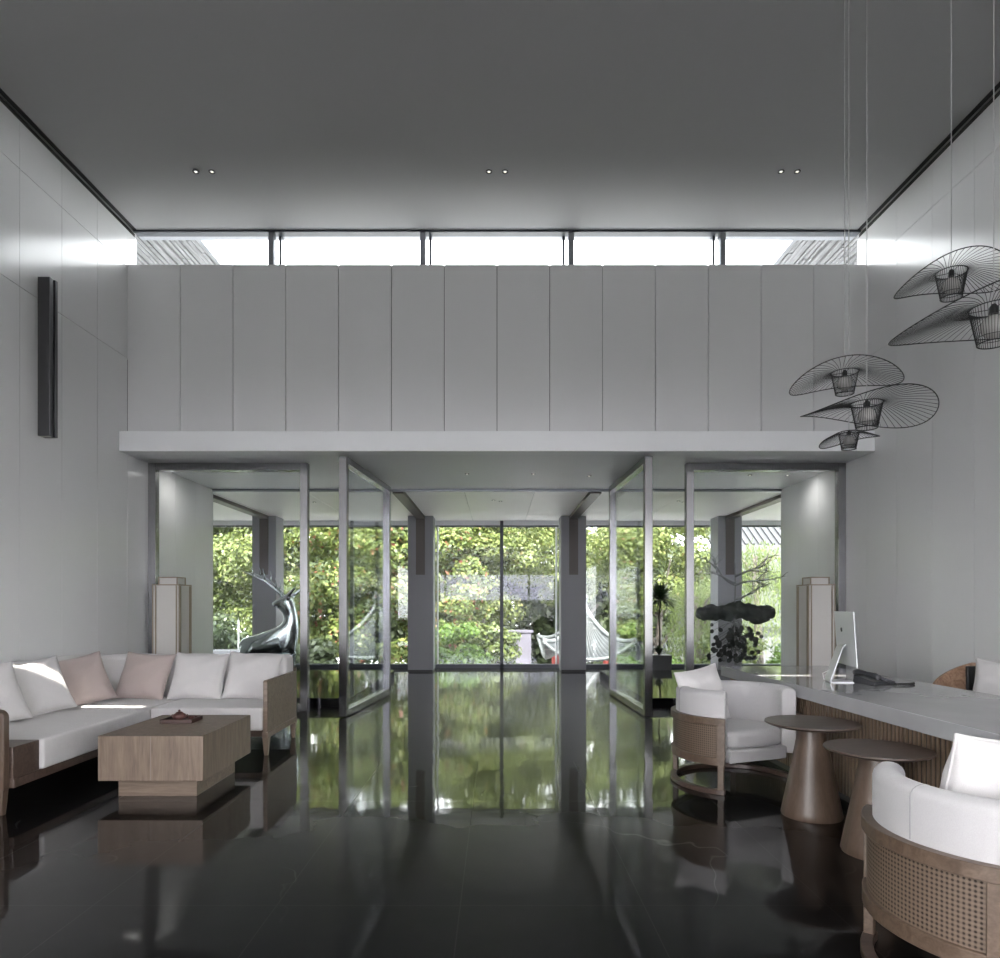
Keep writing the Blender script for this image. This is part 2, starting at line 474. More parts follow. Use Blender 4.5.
        return o

def tag(o, label=None, cat=None, group=None, kind=None):
    if label: o['label'] = label
    if cat: o['category'] = cat
    if group: o['group'] = group
    if kind: o['kind'] = kind
    return o

def thing(name, label, cat, loc=(0, 0, 0), rotz=0.0, group=None, kind=None):
    o = bpy.data.objects.new(name, None)
    o.empty_display_size = 0.1
    COL.objects.link(o)
    o.location = loc; o.rotation_euler = (0, 0, rotz)
    return tag(o, label, cat, group, kind)

def dup(o, loc=None, rotz=None, label=None, parent=None):
    c = o.copy(); COL.objects.link(c)
    if parent is not None: c.parent = parent
    if loc is not None: c.location = loc
    if rotz is not None: c.rotation_euler = (0, 0, rotz)
    if label: c['label'] = label
    for ch in list(o.children): dup(ch, parent=c)
    return c

def struct(o, label, cat):
    return tag(o, label, cat, kind='structure')

# ------------------------------------------------------------------ dimensions
W = 4.42            # half width of the hall
CZ = 5.906          # ceiling height
YD = 8.786          # plane of the pivot doors
YU = 8.25           # face of the panelled upper wall
YC = 8.43           # clerestory glass
YE = 10.73          # end of the side walls
YG = 14.78          # outer glass wall of the veranda
YR = -9.0           # rear wall
SZ = 3.15           # soffit height
VX = 8.2            # half width of the veranda

# ------------------------------------------------------------------ floor, ceilings
f = MB().box(-VX, VX, YR, YG + 0.1, -0.20, 0.0).build('floor', M['floor'])
struct(f, 'black polished marble floor mirroring the garden windows', 'floor')
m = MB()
# unseen openings over the rear half of the hall, added to brighten it
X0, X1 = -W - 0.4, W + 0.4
SA, SB = 0.20, 0.48          # narrow unseen slots, added to shape the sun streaks
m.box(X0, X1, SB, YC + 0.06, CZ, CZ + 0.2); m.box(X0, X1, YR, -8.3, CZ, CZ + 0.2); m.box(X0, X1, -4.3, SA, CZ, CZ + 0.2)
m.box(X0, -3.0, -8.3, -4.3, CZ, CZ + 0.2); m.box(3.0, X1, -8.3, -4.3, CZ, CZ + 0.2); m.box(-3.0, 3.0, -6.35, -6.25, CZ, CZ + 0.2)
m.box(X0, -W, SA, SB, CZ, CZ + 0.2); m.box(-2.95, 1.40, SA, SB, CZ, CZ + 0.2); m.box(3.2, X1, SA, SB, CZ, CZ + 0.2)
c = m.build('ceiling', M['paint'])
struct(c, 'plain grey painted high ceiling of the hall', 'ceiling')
c = MB().box(-W, W, YU + 0.02, YE, SZ, SZ + 0.18).build('ceiling_entrance', M['soffit'])
struct(c, 'low pale soffit above the pivoting glass doors', 'ceiling')
m = MB()
xs = [-VX, -4.55, -3.05, -1.64, -0.52, 0.60, 1.64, 3.05, 4.55, VX]
for a, b_ in zip(xs[:-1], xs[1:]):
    m.box(a + 0.004, b_ - 0.004, YE + 0.02, YG + 0.25, SZ, SZ + 0.02, 0)
m.box(-VX, VX, YE, YG + 0.4, SZ + 0.018, SZ + 0.1, 1)
m.box(-VX, VX, YC + 0.07, YG + 0.4, SZ + 0.19, SZ + 0.3, 2)  # unseen pale roof layer, added to bounce light through the high windows
c = m.build('ceiling_veranda', [M['veranda'], M['groove'], M['bounce_roof']])
struct(c, 'warm grey boarded ceiling of the veranda beyond the doors', 'ceiling')

# ------------------------------------------------------------------ side walls of panels
def side_wall(name, sgn, label):
    m = MB()
    xw = sgn * W
    xi0, xi1 = (xw, xw + sgn * 0.03)
    a, b_ = min(xi0, xi1), max(xi0, xi1)
    ys = [YU - 0.62 * i for i in range(0, 16)][::-1]
    ys = [y for y in ys if y > -0.9]
    ys = ys + [YU + 0.62 * i for i in range(1, 4)] + [YE]
    zs = [0.0, 4.30, 5.39, CZ - 0.07]
    g = 0.0022
    for y0, y1 in zip(ys[:-1], ys[1:]):
        for z0, z1 in zip(zs[:-1], zs[1:]):
            ye = y1
            if y0 >= YU - .01 and z0 >= SZ:
                if y0 > YU + .01: continue
                ye = YC + .03
            elif y0 >= YU - .01: z1 = SZ + .05
            m.box(a, b_, y0 + g, ye - g, z0 + g, z1 - g, 0)
    # backing and the dark recess under the ceiling
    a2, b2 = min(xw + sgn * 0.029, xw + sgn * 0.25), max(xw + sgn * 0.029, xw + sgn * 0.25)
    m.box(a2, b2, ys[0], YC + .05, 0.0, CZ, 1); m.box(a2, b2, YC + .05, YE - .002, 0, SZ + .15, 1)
    # end face of the wall, in the same grey as the panels
    m.box(min(xw, xw + sgn * 0.25), max(xw, xw + sgn * 0.25), YE - 0.001, YE + 0.012, 0, SZ, 0)
    # rear part of the side wall with unseen openings added for fill light
    for y0, y1 in ((YR, -8.4), (-1.2, ys[0])):
        m.box(a, b2 if sgn > 0 else b_, y0, y1, 0, CZ, 0) if sgn > 0 else m.box(a2, b_, y0, y1, 0, CZ, 0)
    lo, hi = (a, b2) if sgn > 0 else (a2, b_)
    m.box(lo, hi, YR, ys[0], 3.2, CZ, 0)
    m.box(lo, hi, YR, ys[0], 0, 0.25, 0)
    o = m.build(name, [M['panel'], M['groove']])
    struct(o, label, 'wall')
    return o
side_wall('wall_left', -1, 'satin grey panelled wall on the sofa side')
side_wall('wall_right', 1, 'satin grey panelled wall on the counter side')

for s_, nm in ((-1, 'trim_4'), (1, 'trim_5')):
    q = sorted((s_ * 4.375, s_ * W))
    o = MB().box(q[0], q[1], -0.9, YC - .06, CZ - 0.006, CZ + 0.002).build(nm, M['groove']); struct(o, 'dark strip painting a shadow gap along the ceiling edge', 'trim')  # flat dark strip standing in for the shade of a gap
# upper front wall: fourteen tall panels over the entrance
m = MB()
pw = 2 * W / 14
for i in range(14):
    m.box(-W + i * pw + 0.004, -W + (i + 1) * pw - 0.004, YU, YU + 0.03, SZ + 0.1, 5.42, 0)
m.box(-W, W, YU + 0.028, YC + 0.06, SZ + 0.1, 5.415, 1)
o = m.build('wall_front', [M['panel_front'], M['groove']])
struct(o, 'row of tall grey panels between entrance canopy and high window strip', 'wall')

o = MB().box(-W, W, 8.07, YU + 0.03, SZ, 3.386).build('trim_1', M['white'], bevel=0.004)
struct(o, 'white horizontal canopy ledge above the entrance', 'trim')

# rear wall, behind the camera, with a window band
m = MB()
m.box(-W - .25, W + .25, YR - 0.25, YR, 0, 1.62); m.box(-W - .25, W + .25, YR - 0.25, YR, 3.04, CZ)
m.box(-W - .25, -3.5, YR - 0.25, YR, 1.6, 3.06); m.box(W - 0.05, W + .25, YR - 0.25, YR, 1.6, 3.06)
for x in (-2.9, 1.8): m.box(x - .05, x + .05, YR - 0.2, YR - .05, 1.6, 3.06)
m.box(-3.5, W - .05, YR - .14, YR - .13, 1.6, 3.06, 1)
o = m.build('wall_back', [M['panel_front'], M['glass_dark']])
struct(o, 'grey rear wall with a window band', 'wall')

# ------------------------------------------------------------------ clerestory
def framed(name, label, parts, kind='structure', cat='window'):
    t = thing(name, label, cat, kind=kind)
    for nm, mb, mt, bv in parts:
        mb.build(nm, mt, t, bevel=bv)
    return t
fr = MB()
fr.box(-W, W, YC - 0.05, YC + 0.06, CZ - 0.024, CZ)
fr.box(-W, W, YC + 0.061, YC + 0.17, CZ - 0.01, CZ + 0.2, 1)
fr.box(-W, W, YC - 0.04, YC + 0.06, 5.40, 5.435)
for x in (-2.75, -0.905, 0.905, 2.75):
    fr.box(x - 0.032, x + 0.032, YC - 0.04, YC + 0.05, 5.41, CZ, 1)
    fr.box(x + (0.07 if x < 0 else -0.10), x + (0.10 if x < 0 else -0.07), YC + 0.05, YC + 0.16, 5.41, CZ)
t = thing('window_1', 'long strip of clear windows under the ceiling', 'window', kind='structure')
fr.build('window_frame', [M['dark_frame'], M['alu']], t)
MB().box(-W, W, YC, YC + 0.008, 5.42, CZ - 0.02).build('pane', M['glass_far'], t)

# timber eaves of the side wings, seen through the clerestory
def eave(sgn, label):
    m = MB()
    x0, x1 = 4.36, 6.4
    n = 30
    rd = random.Random(7)
    for i in range(n):
        a = x0 + (x1 - x0) * i / n; b_ = x0 + (x1 - x0) * (i + 1) / n
        dz = rd.uniform(-0.03, 0.03); g = rd.uniform(.004, .014)
        y0 = 9.3
        while y0 < 14:
            y1 = y0 + rd.uniform(.5, 1.6)
            q = sorted((sgn * (a + g), sgn * (b_ - g)))
            m.box(q[0], q[1], y0, min(y1, 14), 6.72 + dz + rd.uniform(-.01, .01), 6.78, 0)
            y0 = y1 + .008
    q = sorted((sgn * x0, sgn * x1)); m.box(q[0], q[1], 9.3, 14.0, 6.775, 6.9, 1)
    q = sorted((sgn * (x0 - .05), sgn * x0)); m.box(q[0], q[1], 9.3, 14.0, 6.66, 6.95, 2)
    q = sorted((sgn * 6.0, sgn * 6.4)); m.box(q[0], q[1], 9.3, 14.0, 3.5, 6.75, 2)
    o = m.build('roof_eave', [M['eave'], M['groove'], M['alu']])
    tag(o, label, 'eave', 'boarded eaves outside the high windows')
eave(-1, 'silvered timber eave outside high window, above the wall light')
eave(1, 'silvered timber eave outside high window, above the hanging lamps')

# ------------------------------------------------------------------ steel framed glass at the entrance
def glass_panel(name, cat, label, x0, x1, z1, fw=0.10, dep=0.09, loc=(0, 0, 0), rotz=0.0):
    t = thing(name, label, cat, loc, rotz, kind='structure')
    m = MB()
    m.box(x0, x0 + fw, -dep / 2, dep / 2, 0.0, z1); m.box(x1 - fw, x1, -dep / 2, dep / 2, 0.0, z1)
    m.box(x0 + fw, x1 - fw, -dep / 2, dep / 2, z1 - fw, z1); m.box(x0 + fw, x1 - fw, -dep / 2, dep / 2, 0.0, fw)
    m.build('frame', M['steel'], t, bevel=0.003)
    MB().box(x0 + fw - .01, x1 - fw + .01, -0.006, 0.006, fw - .01, z1 - fw + .01).build('pane', M['glass'], t)
    return t
glass_panel('window_2', 'window', 'fixed steel framed glass panel behind the sofa', -W, -2.40, SZ, 0.095, 0.10, (0, YD, 0))
glass_panel('window_3', 'window', 'fixed steel framed glass panel behind the armchair and counter', 2.40, W, SZ, 0.095, 0.10, (0, YD, 0))
# pivoting doors stand open, nearly square to the opening
def pivot_door(name, label, near, far):
    n = Vector((*near, 0)); fa = Vector((*far, 0))
    d = fa - n
    t = glass_panel(name, 'door', label, 0, d.length, SZ - 0.03, 0.085, 0.095, (near[0], near[1], 0.012), math.atan2(d.y, d.x))
    # floor pivot
    k = 0.27 * d.length
    MB().lathe([(0.03, -0.012), (0.03, 0.002)], 16, (k, 0)).build('pivot', M['steel'], t)
    return t
pivot_door('door_1', 'steel framed glass pivot door standing open on the sofa side', (-1.845, 8.25), (-1.650, 10.42))
pivot_door('door_2', 'steel framed glass pivot door standing open on the counter side', (1.815, 8.25), (1.735, 10.42))
m = MB()
for s in (-1, 1):
    m.box(s * 1.77 - 0.10, s * 1.77 + 0.16 if s > 0 else s * 1.77 + 0.2, YD - 0.02, YD + 0.02, -0.01, 0.003)
o = m.build('trim_2', M['steel']); struct(o, 'thin steel pivot plates set in the floor', 'trim')
# head track at the end of the soffit
o = MB().box(-W - 0.3, W + 0.3, YE - 0.02, YE + 0.03, SZ - 0.035, SZ + 0.15).build('trim_3', M['alu']); struct(o, 'slim metal track across the ceiling edge', 'trim')

# ------------------------------------------------------------------ low black plinths either side of the walkway
for s, lb in ((-1, 'low black polished stone plinth under the steel deer'), (1, 'low black polished stone plinth under the moss sculpture')):
    a, b_ = sorted((s * 1.92, s * (W - 0.002)))
    o = MB().box(a, b_, 9.05, 12.9, 0.0, 0.13).build('plinth', M['black_stone'], bevel=0.004)
    tag(o, lb, 'plinth', 'black plinths beside the walkway', 'structure')

# ------------------------------------------------------------------ veranda columns with bronze strips
for i, (a, b_, lb) in enumerate(((-4.94, -4.46, 'outer grey column with bronze strip behind the steel deer'), (-1.80, -1.29, 'inner grey column with bronze strip on the sofa side'),
                  (1.29, 1.80, 'inner grey column with bronze strip on the counter side'), (4.46, 4.94, 'outer grey column with bronze strip behind the moss sculpture'))):
    t = thing('column', lb, 'column', ((a + b_) / 2, 14.17, 0), kind='structure', group='columns along the outer glass')
    h = (b_ - a) / 2
    MB().box(-h, h, -0.25, 0.25, 0.04, SZ).box(-h + .008, h - .008, -0.242, 0.242, 0.0, 0.045, 1).build('shaft', [M['column'], M['black']], t, bevel=0.004)
    MB().box(-0.09, 0.09, -0.262, -0.245, 1.96, SZ).build('inlay', M['bronze'], t)
    xb = (a + b_) / 2
    o = MB().box(xb - 0.085, xb + 0.085, YE + 0.03, 13.91, SZ - 0.06, SZ + 0.01).build('beam', M['bronze'])
    struct(o, 'dark bronze ceiling beam meeting the ' + lb.replace(' with bronze strip', ''), 'beam')

# ------------------------------------------------------------------ outer glass wall
fr = MB()
fr.box(-VX, VX, YG - 0.05, YG + 0.05, 0.0, 0.085); fr.box(-VX, VX, YG - 0.04, YG + 0.05, 3.02, 3.05); fr.box(-VX, VX, YG - 0.02, YG + 0.05, 3.05, SZ, 1)
for x in (-7.0, -3.1, 0.10, 7.0):
    fr.box(x - 0.035, x + 0.035, YG - 0.05, YG + 0.05, 0.0, SZ)
t = thing('window_4', 'wide floor to ceiling glass wall facing the garden', 'window', kind='structure')
fr.build('window_frame', [M['dark_frame'], M['white']], t)
for x in (-1.27, 1.27):
    MB().box(x - 0.018, x + 0.018, YG - 0.03, YG + 0.03, 0.08, 3.03).build('frame_strip', M['white'], t)
MB().box(-VX, VX, YG, YG + 0.01, 0.05, 3.06).build('pane', M['glass_tint'], t)
for s, nm in ((-1, 'wall_veranda_west'), (1, 'wall_veranda_east')):
    a, b_ = sorted((s * VX, s * (VX + .2)))
    o = MB().box(a, b_, YE, YG + .1, 0, SZ).build(nm, M['white']); struct(o, 'white end wall of the veranda', 'wall')
    a, b_ = sorted((s * (W + .25), s * (VX + .2)))
    o = MB().box(a, b_, YE - 0.2, YE, 0, SZ).build(nm.replace('veranda', 'veranda_inner'), M['white']); struct(o, 'white inner wall of the veranda', 'wall')

# ------------------------------------------------------------------ ceiling lights
def downlight(x, y, z, r, label, group):
    t = thing('ceiling_downlight', label, 'ceiling light', (x, y, z), group=group)
    MB().lathe([(r, 0.0), (r, -0.006), (r * 0.78, -0.006), (r * 0.7, 0.0)], 20, cap=False).build('trim_ring', M['black'], t)
    MB().lathe([(r * 0.78, -0.001), (r * 0.5, -0.004)], 16).build('reflector', M['silver'], t)
    MB().lathe([(r * 0.42, -0.004), (r * 0.3, -0.010)], 16).build('lamp', M['lampglow'], t)
    return t
M['lampglow'] = emit_mat('lamp_glow', (1.0, 0.95, 0.86), 0.25)
for x, wd in ((-3.08, 'sofa side'), (0.0, 'middle'), (3.07, 'counter side')):
    for dx, w2 in ((-0.085, 'left'), (0.085, 'right')):
        downlight(x + dx, 7.25, CZ, 0.033, f'small recessed spotlight, {w2} of the {wd} pair in the high ceiling', 'twin spotlights in the high ceiling')
for x, y, wd in ((-3.96, 9.25, 'nearest the sofa side wall'), (-0.41, 9.45, 'left of the middle, between the open doors'), (0.50, 9.45, 'right of the middle, between the open doors'), (1.28, 9.6, 'beside the counter side door'), (3.5, 9.55, 'above the moss sculpture'), (4.02, 9.55, 'nearest the counter side wall')):
    t = downlight(x, y, SZ, 0.032, f'small recessed soffit spotlight {wd}', 'spotlights in the entrance soffit')
    if abs(x) > 3.9:
        ld = bpy.data.lights.new('washer', 'SPOT'); ld.energy = 2.2; ld.spot_size = R(150); ld.spot_blend = 1.0; ld.shadow_soft_size = 0.04; ld.color = (1, .98, .95)
        lo_ = bpy.data.objects.new('washer', ld); COL.objects.link(lo_); lo_.parent = t; lo_.location = (0, 0, -0.03)
        lo_.rotation_euler = Vector((math.copysign(.45, x), 0, -1)).to_track_quat('-Z', 'Y').to_euler()
for x, y, wd in ((-3.25, 12.0, 'over the sofa side plinth'), (0.0, 11.9, 'over the walkway'), (3.2, 12.0, 'over the counter side plinth')):
    for dx, w2 in ((-0.06, 'left'), (0.06, 'right')):
        downlight(x + dx, y + dx, SZ, 0.032, f'small veranda spotlight {wd}, {w2} one of the two', 'twin spotlights in the veranda ceiling')

# ------------------------------------------------------------------ wall light
t = thing('wall_light', 'tall dark gunmetal bar light on the left panelled wall', 'wall light', (-W, 6.65, 2.98))
MB().box(0.0, 0.115, -0.012, 0.045, 0, 1.53).build('housing', M['sconce'], t, bevel=0.004)
MB().box(0.0, 0.06, 0.045, 0.06, 0.01, 1.52).build('slot', M['black'], t)
MB().box(0.0, 0.125, 0.06, 0.10, 0, 1.53).build('rear_fin', M['sconce'], t, bevel=0.004)
MB().box(0.01, 0.10, 0.0, 0.04, -0.004, 0.001).build('diffuser', M['frost'], t)

# ------------------------------------------------------------------ lanterns
def lantern(x0, y0, label):
    w = 0.33
    t = thing('floor_lantern', label, 'floor lamp', (x0 + w / 2, y0 + w / 2, 0), group='standing lanterns beside the entrance')
    h = w / 2
    MB().box(-h + .012, h - .012, -h + .012, h - .012, 0.10, 1.58).build('shade', M['frost'], t)
    m = MB()
    e = 0.012
    for sx in (-1, 1):
        for sy in (-1, 1):
            for ox, oy in ((0, 0), (0.035, 0), (0, 0.035)):
                cx = sx * (h - e / 2 - ox); cy = sy * (h - e / 2 - oy)
                m.box(cx - e / 2, cx + e / 2, cy - e / 2, cy + e / 2, 0, 1.60)
    for z in (0.08, 1.585):
        m.box(-h, h, -h, -h + e, z, z + .014); m.box(-h, h, h - e, h, z, z + .014)
        m.box(-h, -h + e, -h, h, z, z + .014); m.box(h - e, h, -h, h, z, z + .014)
    m.build('frame', M['brass'], t)
    MB().box(-h + .005, h - .005, -h + .005, h - .005, 1.578, 1.59).build('top_plate', M['frost'], t)
    k = h - 0.055
    m = MB()
    for sx in (-1, 1):
        for sy in (-1, 1):
            m.box(sx * k - .006, sx * k + .006, sy * k - .006, sy * k + .006, 1.59, 1.69)
    for s in (-1, 1):
        m.box(-k, k, s * k - .006, s * k + .006, 1.678, 1.69); m.box(s * k - .006, s * k + .006, -k, k, 1.678, 1.69)
    cap = m.build('cap_frame', M['brass'], t)
    MB().box(-k + .008, k - .008, -k + .008, k - .008, 1.592, 1.676).build('cap_shade', M['frost'], cap)
    return t
lantern(-4.14, 8.28, 'tall square frosted lantern with bronze edges behind the sofa')
lantern(3.735, 8.28, 'tall square frosted lantern with bronze edges beyond the reception counter')

# ------------------------------------------------------------------ pillows
def pillow_mesh(w, h, t, seed=0, n=22):
    rnd = random.Random(seed)
    ph = [rnd.uniform(0, 6.28) for _ in range(6)]
    m = MB()
    def pos(u, v, side):
        e = max(0.0, (1 - u ** 2)) ** 0.42 * max(0.0, (1 - v ** 2)) ** 0.42
        px = u * w / 2 * (1 - 0.075 * (1 - v * v) * abs(u) ** 2)
        pz = v * h / 2 * (1 - 0.075 * (1 - u * u) * abs(v) ** 2)
        wr = 0.007 * e * (math.sin(5 * u + 3 * v + ph[0]) + 0.8 * math.sin(7 * v - 4 * u + ph[1]))
        cr = 0.012 * (math.sin(9 * math.atan2(v, u) + ph[2])) * (u * u + v * v) * e
        return (px, side * (t / 2 * e + wr * .7 + cr * .6) * 1.0, pz)
    idx = {}
    vs_ = []; fs_ = []
    for side in (-1, 1):
        for i in range(n + 1):
            for j in range(n + 1):
                # denser near edges
                u = math.sin(PI / 2 * (-1 + 2 * i / n)); v = math.sin(PI / 2 * (-1 + 2 * j / n))
                edge = i in (0, n) or j in (0, n)
                key = (i, j, 0 if edge else side)
                if key not in idx:
                    idx[key] = len(vs_); vs_.append(pos(u, v, 0 if edge else side))
    for side in (-1, 1):
        for i in range(n):
            for j in range(n):
                q = []
                for a, b_ in ((i, j), (i + 1, j), (i + 1, j + 1), (i, j + 1)):
                    edge = a in (0, n) or b_ in (0, n)
                    q.append(idx[(a, b_, 0 if edge else side)])
                fs_.append(tuple(q) if side < 0 else tuple(q[::-1]))
    m.add(vs_, fs_)
    rim = []
    for i in range(n): rim.append((i, 0))
    for j in range(n): rim.append((n, j))
    for i in range(n, 0, -1): rim.append((i, n))
    for j in range(n, 0, -1): rim.append((0, j))
    return m, [vs_[idx[(a, b_, 0)]] for a, b_ in rim]

def pillow(loc, w, h, t, rot, material, label, seed, group, cat='cushion'):
    """rot = (lean, yaw, roll): the pillow stands on its lower edge at loc; front faces -Y when yaw = 0."""
    m, rim = pillow_mesh(w, h, t, seed)
    root = thing('throw_pillow', label, cat, loc, group=group)
    lean, yaw, roll = rot
    root.rotation_euler = (Matrix.Rotation(yaw, 3, 'Z') @ Matrix.Rotation(-lean, 3, 'X') @ Matrix.Rotation(roll, 3, 'Y')).to_euler()
    cov = m.build('cover', material, root, smooth='all', fix=True)
    pp = MB().tube(rim, 0.0055, 6, closed=True).build('piping', material, root, smooth='all')
    for o in (cov, pp): o.location = (0, 0, h / 2)
    return root

# ------------------------------------------------------------------ corner sofa
def soft_box(name, x0, x1, y0, y1, z0, z1, material, parent, rad=0.035, puff=0.012):
    """cushion block: rounded edges, gently crowned faces."""
    m = MB()
    n = 10
    cx, cy, cz = (x0 + x1) / 2, (y0 + y1) / 2, (z0 + z1) / 2
    hx, hy, hz = (x1 - x0) / 2, (y1 - y0) / 2, (z1 - z0) / 2
    m.box(x0, x1, y0, y1, z0, z1)
    me = bpy.data.meshes.new(name)
    me.from_pydata(m.v, [], m.f)
    bm = bmesh.new(); bm.from_mesh(me)
    bmesh.ops.recalc_face_normals(bm, faces=bm.faces)
    bmesh.ops.bevel(bm, geom=list(bm.edges), offset=min(rad, hx * .9, hy * .9, hz * .9), segments=4, affect='EDGES', profile=0.5)
    bmesh.ops.subdivide_edges(bm, edges=[e for e in bm.edges if e.calc_length() > 0.12], cuts=6, use_grid_fill=True)
    for v in bm.verts:
        u = Vector(((v.co.x - cx) / hx, (v.co.y - cy) / hy, (v.co.z - cz) / hz))
        bx = (1 - min(1, abs(u.y)) ** 2) * (1 - min(1, abs(u.z)) ** 2)
        by = (1 - min(1, abs(u.x)) ** 2) * (1 - min(1, abs(u.z)) ** 2)
        bz = (1 - min(1, abs(u.x)) ** 2) * (1 - min(1, abs(u.y)) ** 2)
        v.co.x += u.x * puff * bx * .5; v.co.y += u.y * puff * by * .5; v.co.z += u.z * puff * bz
    bm.to_mesh(me); bm.free()
    me.materials.append(material)
    me.polygons.foreach_set('use_smooth', [True] * len(me.polygons))
    o = bpy.data.objects.new(name, me); COL.objects.link(o)
    if parent is not None: o.parent = parent
    return o

sofa = thing('corner_sofa', 'white linen corner sofa in a walnut frame along the left wall', 'sofa', (-3.4, 6.0, 0))
def sb(name, x0, x1, y0, y1, z0, z1, mt, rad=0.03, puff=0.01):
    return soft_box(name, x0 + 3.4, x1 + 3.4, y0 - 6.0, y1 - 6.0, z0, z1, mt, sofa, rad, puff)
def sbox(name, boxes, mt, bevel=0.008):
    m = MB()
    for (x0, x1, y0, y1, z0, z1) in boxes: m.box(x0 + 3.4, x1 + 3.4, y0 - 6, y1 - 6, z0, z1)
    return m.build(name, mt, sofa, bevel=bevel)
# seats
sb('seat_cushion', -3.10, -2.095, 6.16, 6.98, 0.225, 0.43, M['sofa_fab'], 0.02, 0.006)
sb('seat_cushion', -4.10, -3.105, 4.725, 6.98, 0.225, 0.432, M['sofa_fab'], 0.02, 0.006)
# backs
for x0, x1 in ((-4.02, -3.40), (-3.39, -2.76), (-2.75, -2.12)):
    sb('back_cushion', x0, x1, 6.92, 7.20, 0.40, 0.835, M['sofa_fab'], 0.04, 0.02)
for y0, y1 in ((4.72, 5.55), (5.56, 6.38), (6.39, 7.20)):
    sb('back_cushion', -4.34, -4.03, y0, y1, 0.40, 0.835, M['sofa_fab'], 0.04, 0.02)
# frame
sbox('frame', [(-4.34, -2.10, 6.22, 7.22, 0.16, 0.224), (-4.34, -3.13, 4.47, 6.30, 0.16, 0.224), (-4.36, -2.10, 7.205, 7.24, 0.16, 0.70), (-4.37, -4.345, 4.47, 7.24, 0.16, 0.70)], M['walnut'])
# wooden block between the seat and the near arm
sbox('side_ledge', [(-4.34, -3.13, 4.462, 4.72, 0.225, 0.430)], M['walnut'], 0.004)
# arms: upright boards on tapered feet
def arm_board(pts_yz, axis, at, th, mt, name='arm'):
    """board outline (a, z) extruded by th along the other axis."""
    m = MB()
    n = len(pts_yz)
    A = []; B = []
    for a, z in pts_yz:
        if axis == 'Y': A.append((at + 3.4, a - 6, z)); B.append((at + th + 3.4, a - 6, z))
        else: A.append((a + 3.4, at - 6, z)); B.append((a + 3.4, at + th - 6, z))
    m.add(A + B, [tuple(range(n)), tuple(range(2 * n - 1, n - 1, -1))] + [(i, (i + 1) % n, n + (i + 1) % n, n + i) for i in range(n)])
    return m.build(name, mt, sofa, bevel=0.006)
def rounded_top(a0, a1, z0, z1, r=0.05):
    p = [(a0, z0), (a1, z0)]
    p += [(a1 - r + r * math.cos(t), z1 - r + r * math.sin(t)) for t in (0, PI / 8, PI / 4, 3 * PI / 8, PI / 2)]
    p += [(a0 + r - r * math.sin(t), z1 - r + r * math.cos(t)) for t in (0, PI / 8, PI / 4, 3 * PI / 8, PI / 2)]
    return p
arm_board(rounded_top(6.16, 7.06, 0.215, 0.675, 0.02), 'Y', -2.09, 0.04, M['oak_side'])
arm_board([(6.16, 0.16), (7.06, 0.16), (7.06, 0.214), (6.16, 0.214)], 'Y', -2.10, 0.055, M['oak_side'], 'arm_rail')
arm_board(rounded_top(-4.34, -3.15, 0.16, 0.675, 0.05), 'X', 4.405, 0.055, M['walnut_v'])
def taper_leg(x, y, w0, w1, z1, mt):
    m = MB()
    x += 3.4; y -= 6
    vs_ = [(x + sx * w0, y + sy * w0, 0) for sx, sy in ((-1, -1), (1, -1), (1, 1), (-1, 1))] + [(x + sx * w1, y + sy * w1, z1) for sx, sy in ((-1, -1), (1, -1), (1, 1), (-1, 1))]
    m.add(vs_, [(3, 2, 1, 0), (4, 5, 6, 7), (0, 1, 5, 4), (1, 2, 6, 5), (2, 3, 7, 6), (3, 0, 4, 7)])
    m.build('leg', mt, sofa, bevel=0.004)
for x, y in ((-2.072, 6.20), (-2.072, 7.02)): taper_leg(x, y, 0.016, 0.030, 0.17, M['oak'])
for x, y in ((-3.185, 4.433), (-4.28, 4.433), (-4.28, 7.18)): taper_leg(x, y, 0.018, 0.030, 0.17, M['walnut_v'])

PG = 'throw pillows on the corner sofa'
pillow((-3.50, 6.72, 0.43), 0.50, 0.48, 0.20, (R(25), R(-4), R(3)), M['pillow_mauve'], 'dusty pink pillow against the back of the sofa, beside the corner', 1, PG)
pillow((-2.95, 6.72, 0.43), 0.52, 0.48, 0.20, (R(25), R(3), R(2)), M['pillow_white'], 'white pillow between pink pillow and the arm-end pillow on the sofa back', 2, PG)
pillow((-2.42, 6.72, 0.43), 0.52, 0.48, 0.20, (R(25), R(4), R(4)), M['pillow_white'], 'white pillow beside the wooden arm at the far sofa end', 3, PG)
pillow((-3.76, 6.36, 0.43), 0.52, 0.48, 0.20, (R(24), R(52), R(-10)), M['pillow_mauve'], 'dusty pink pillow against the wall side of the sofa, near the corner', 4, PG)
pillow((-3.78, 5.76, 0.43), 0.52, 0.48, 0.20, (R(24), R(52), R(-11)), M['pillow_white'], 'white pillow with a streak of sun on the wall side of the sofa', 5, PG)
pillow((-3.80, 5.22, 0.43), 0.52, 0.48, 0.20, (R(24), R(54), R(-9)), M['pillow_white'], 'white pillow cut off by the photo edge, nearest the sofa ledge', 6, PG)

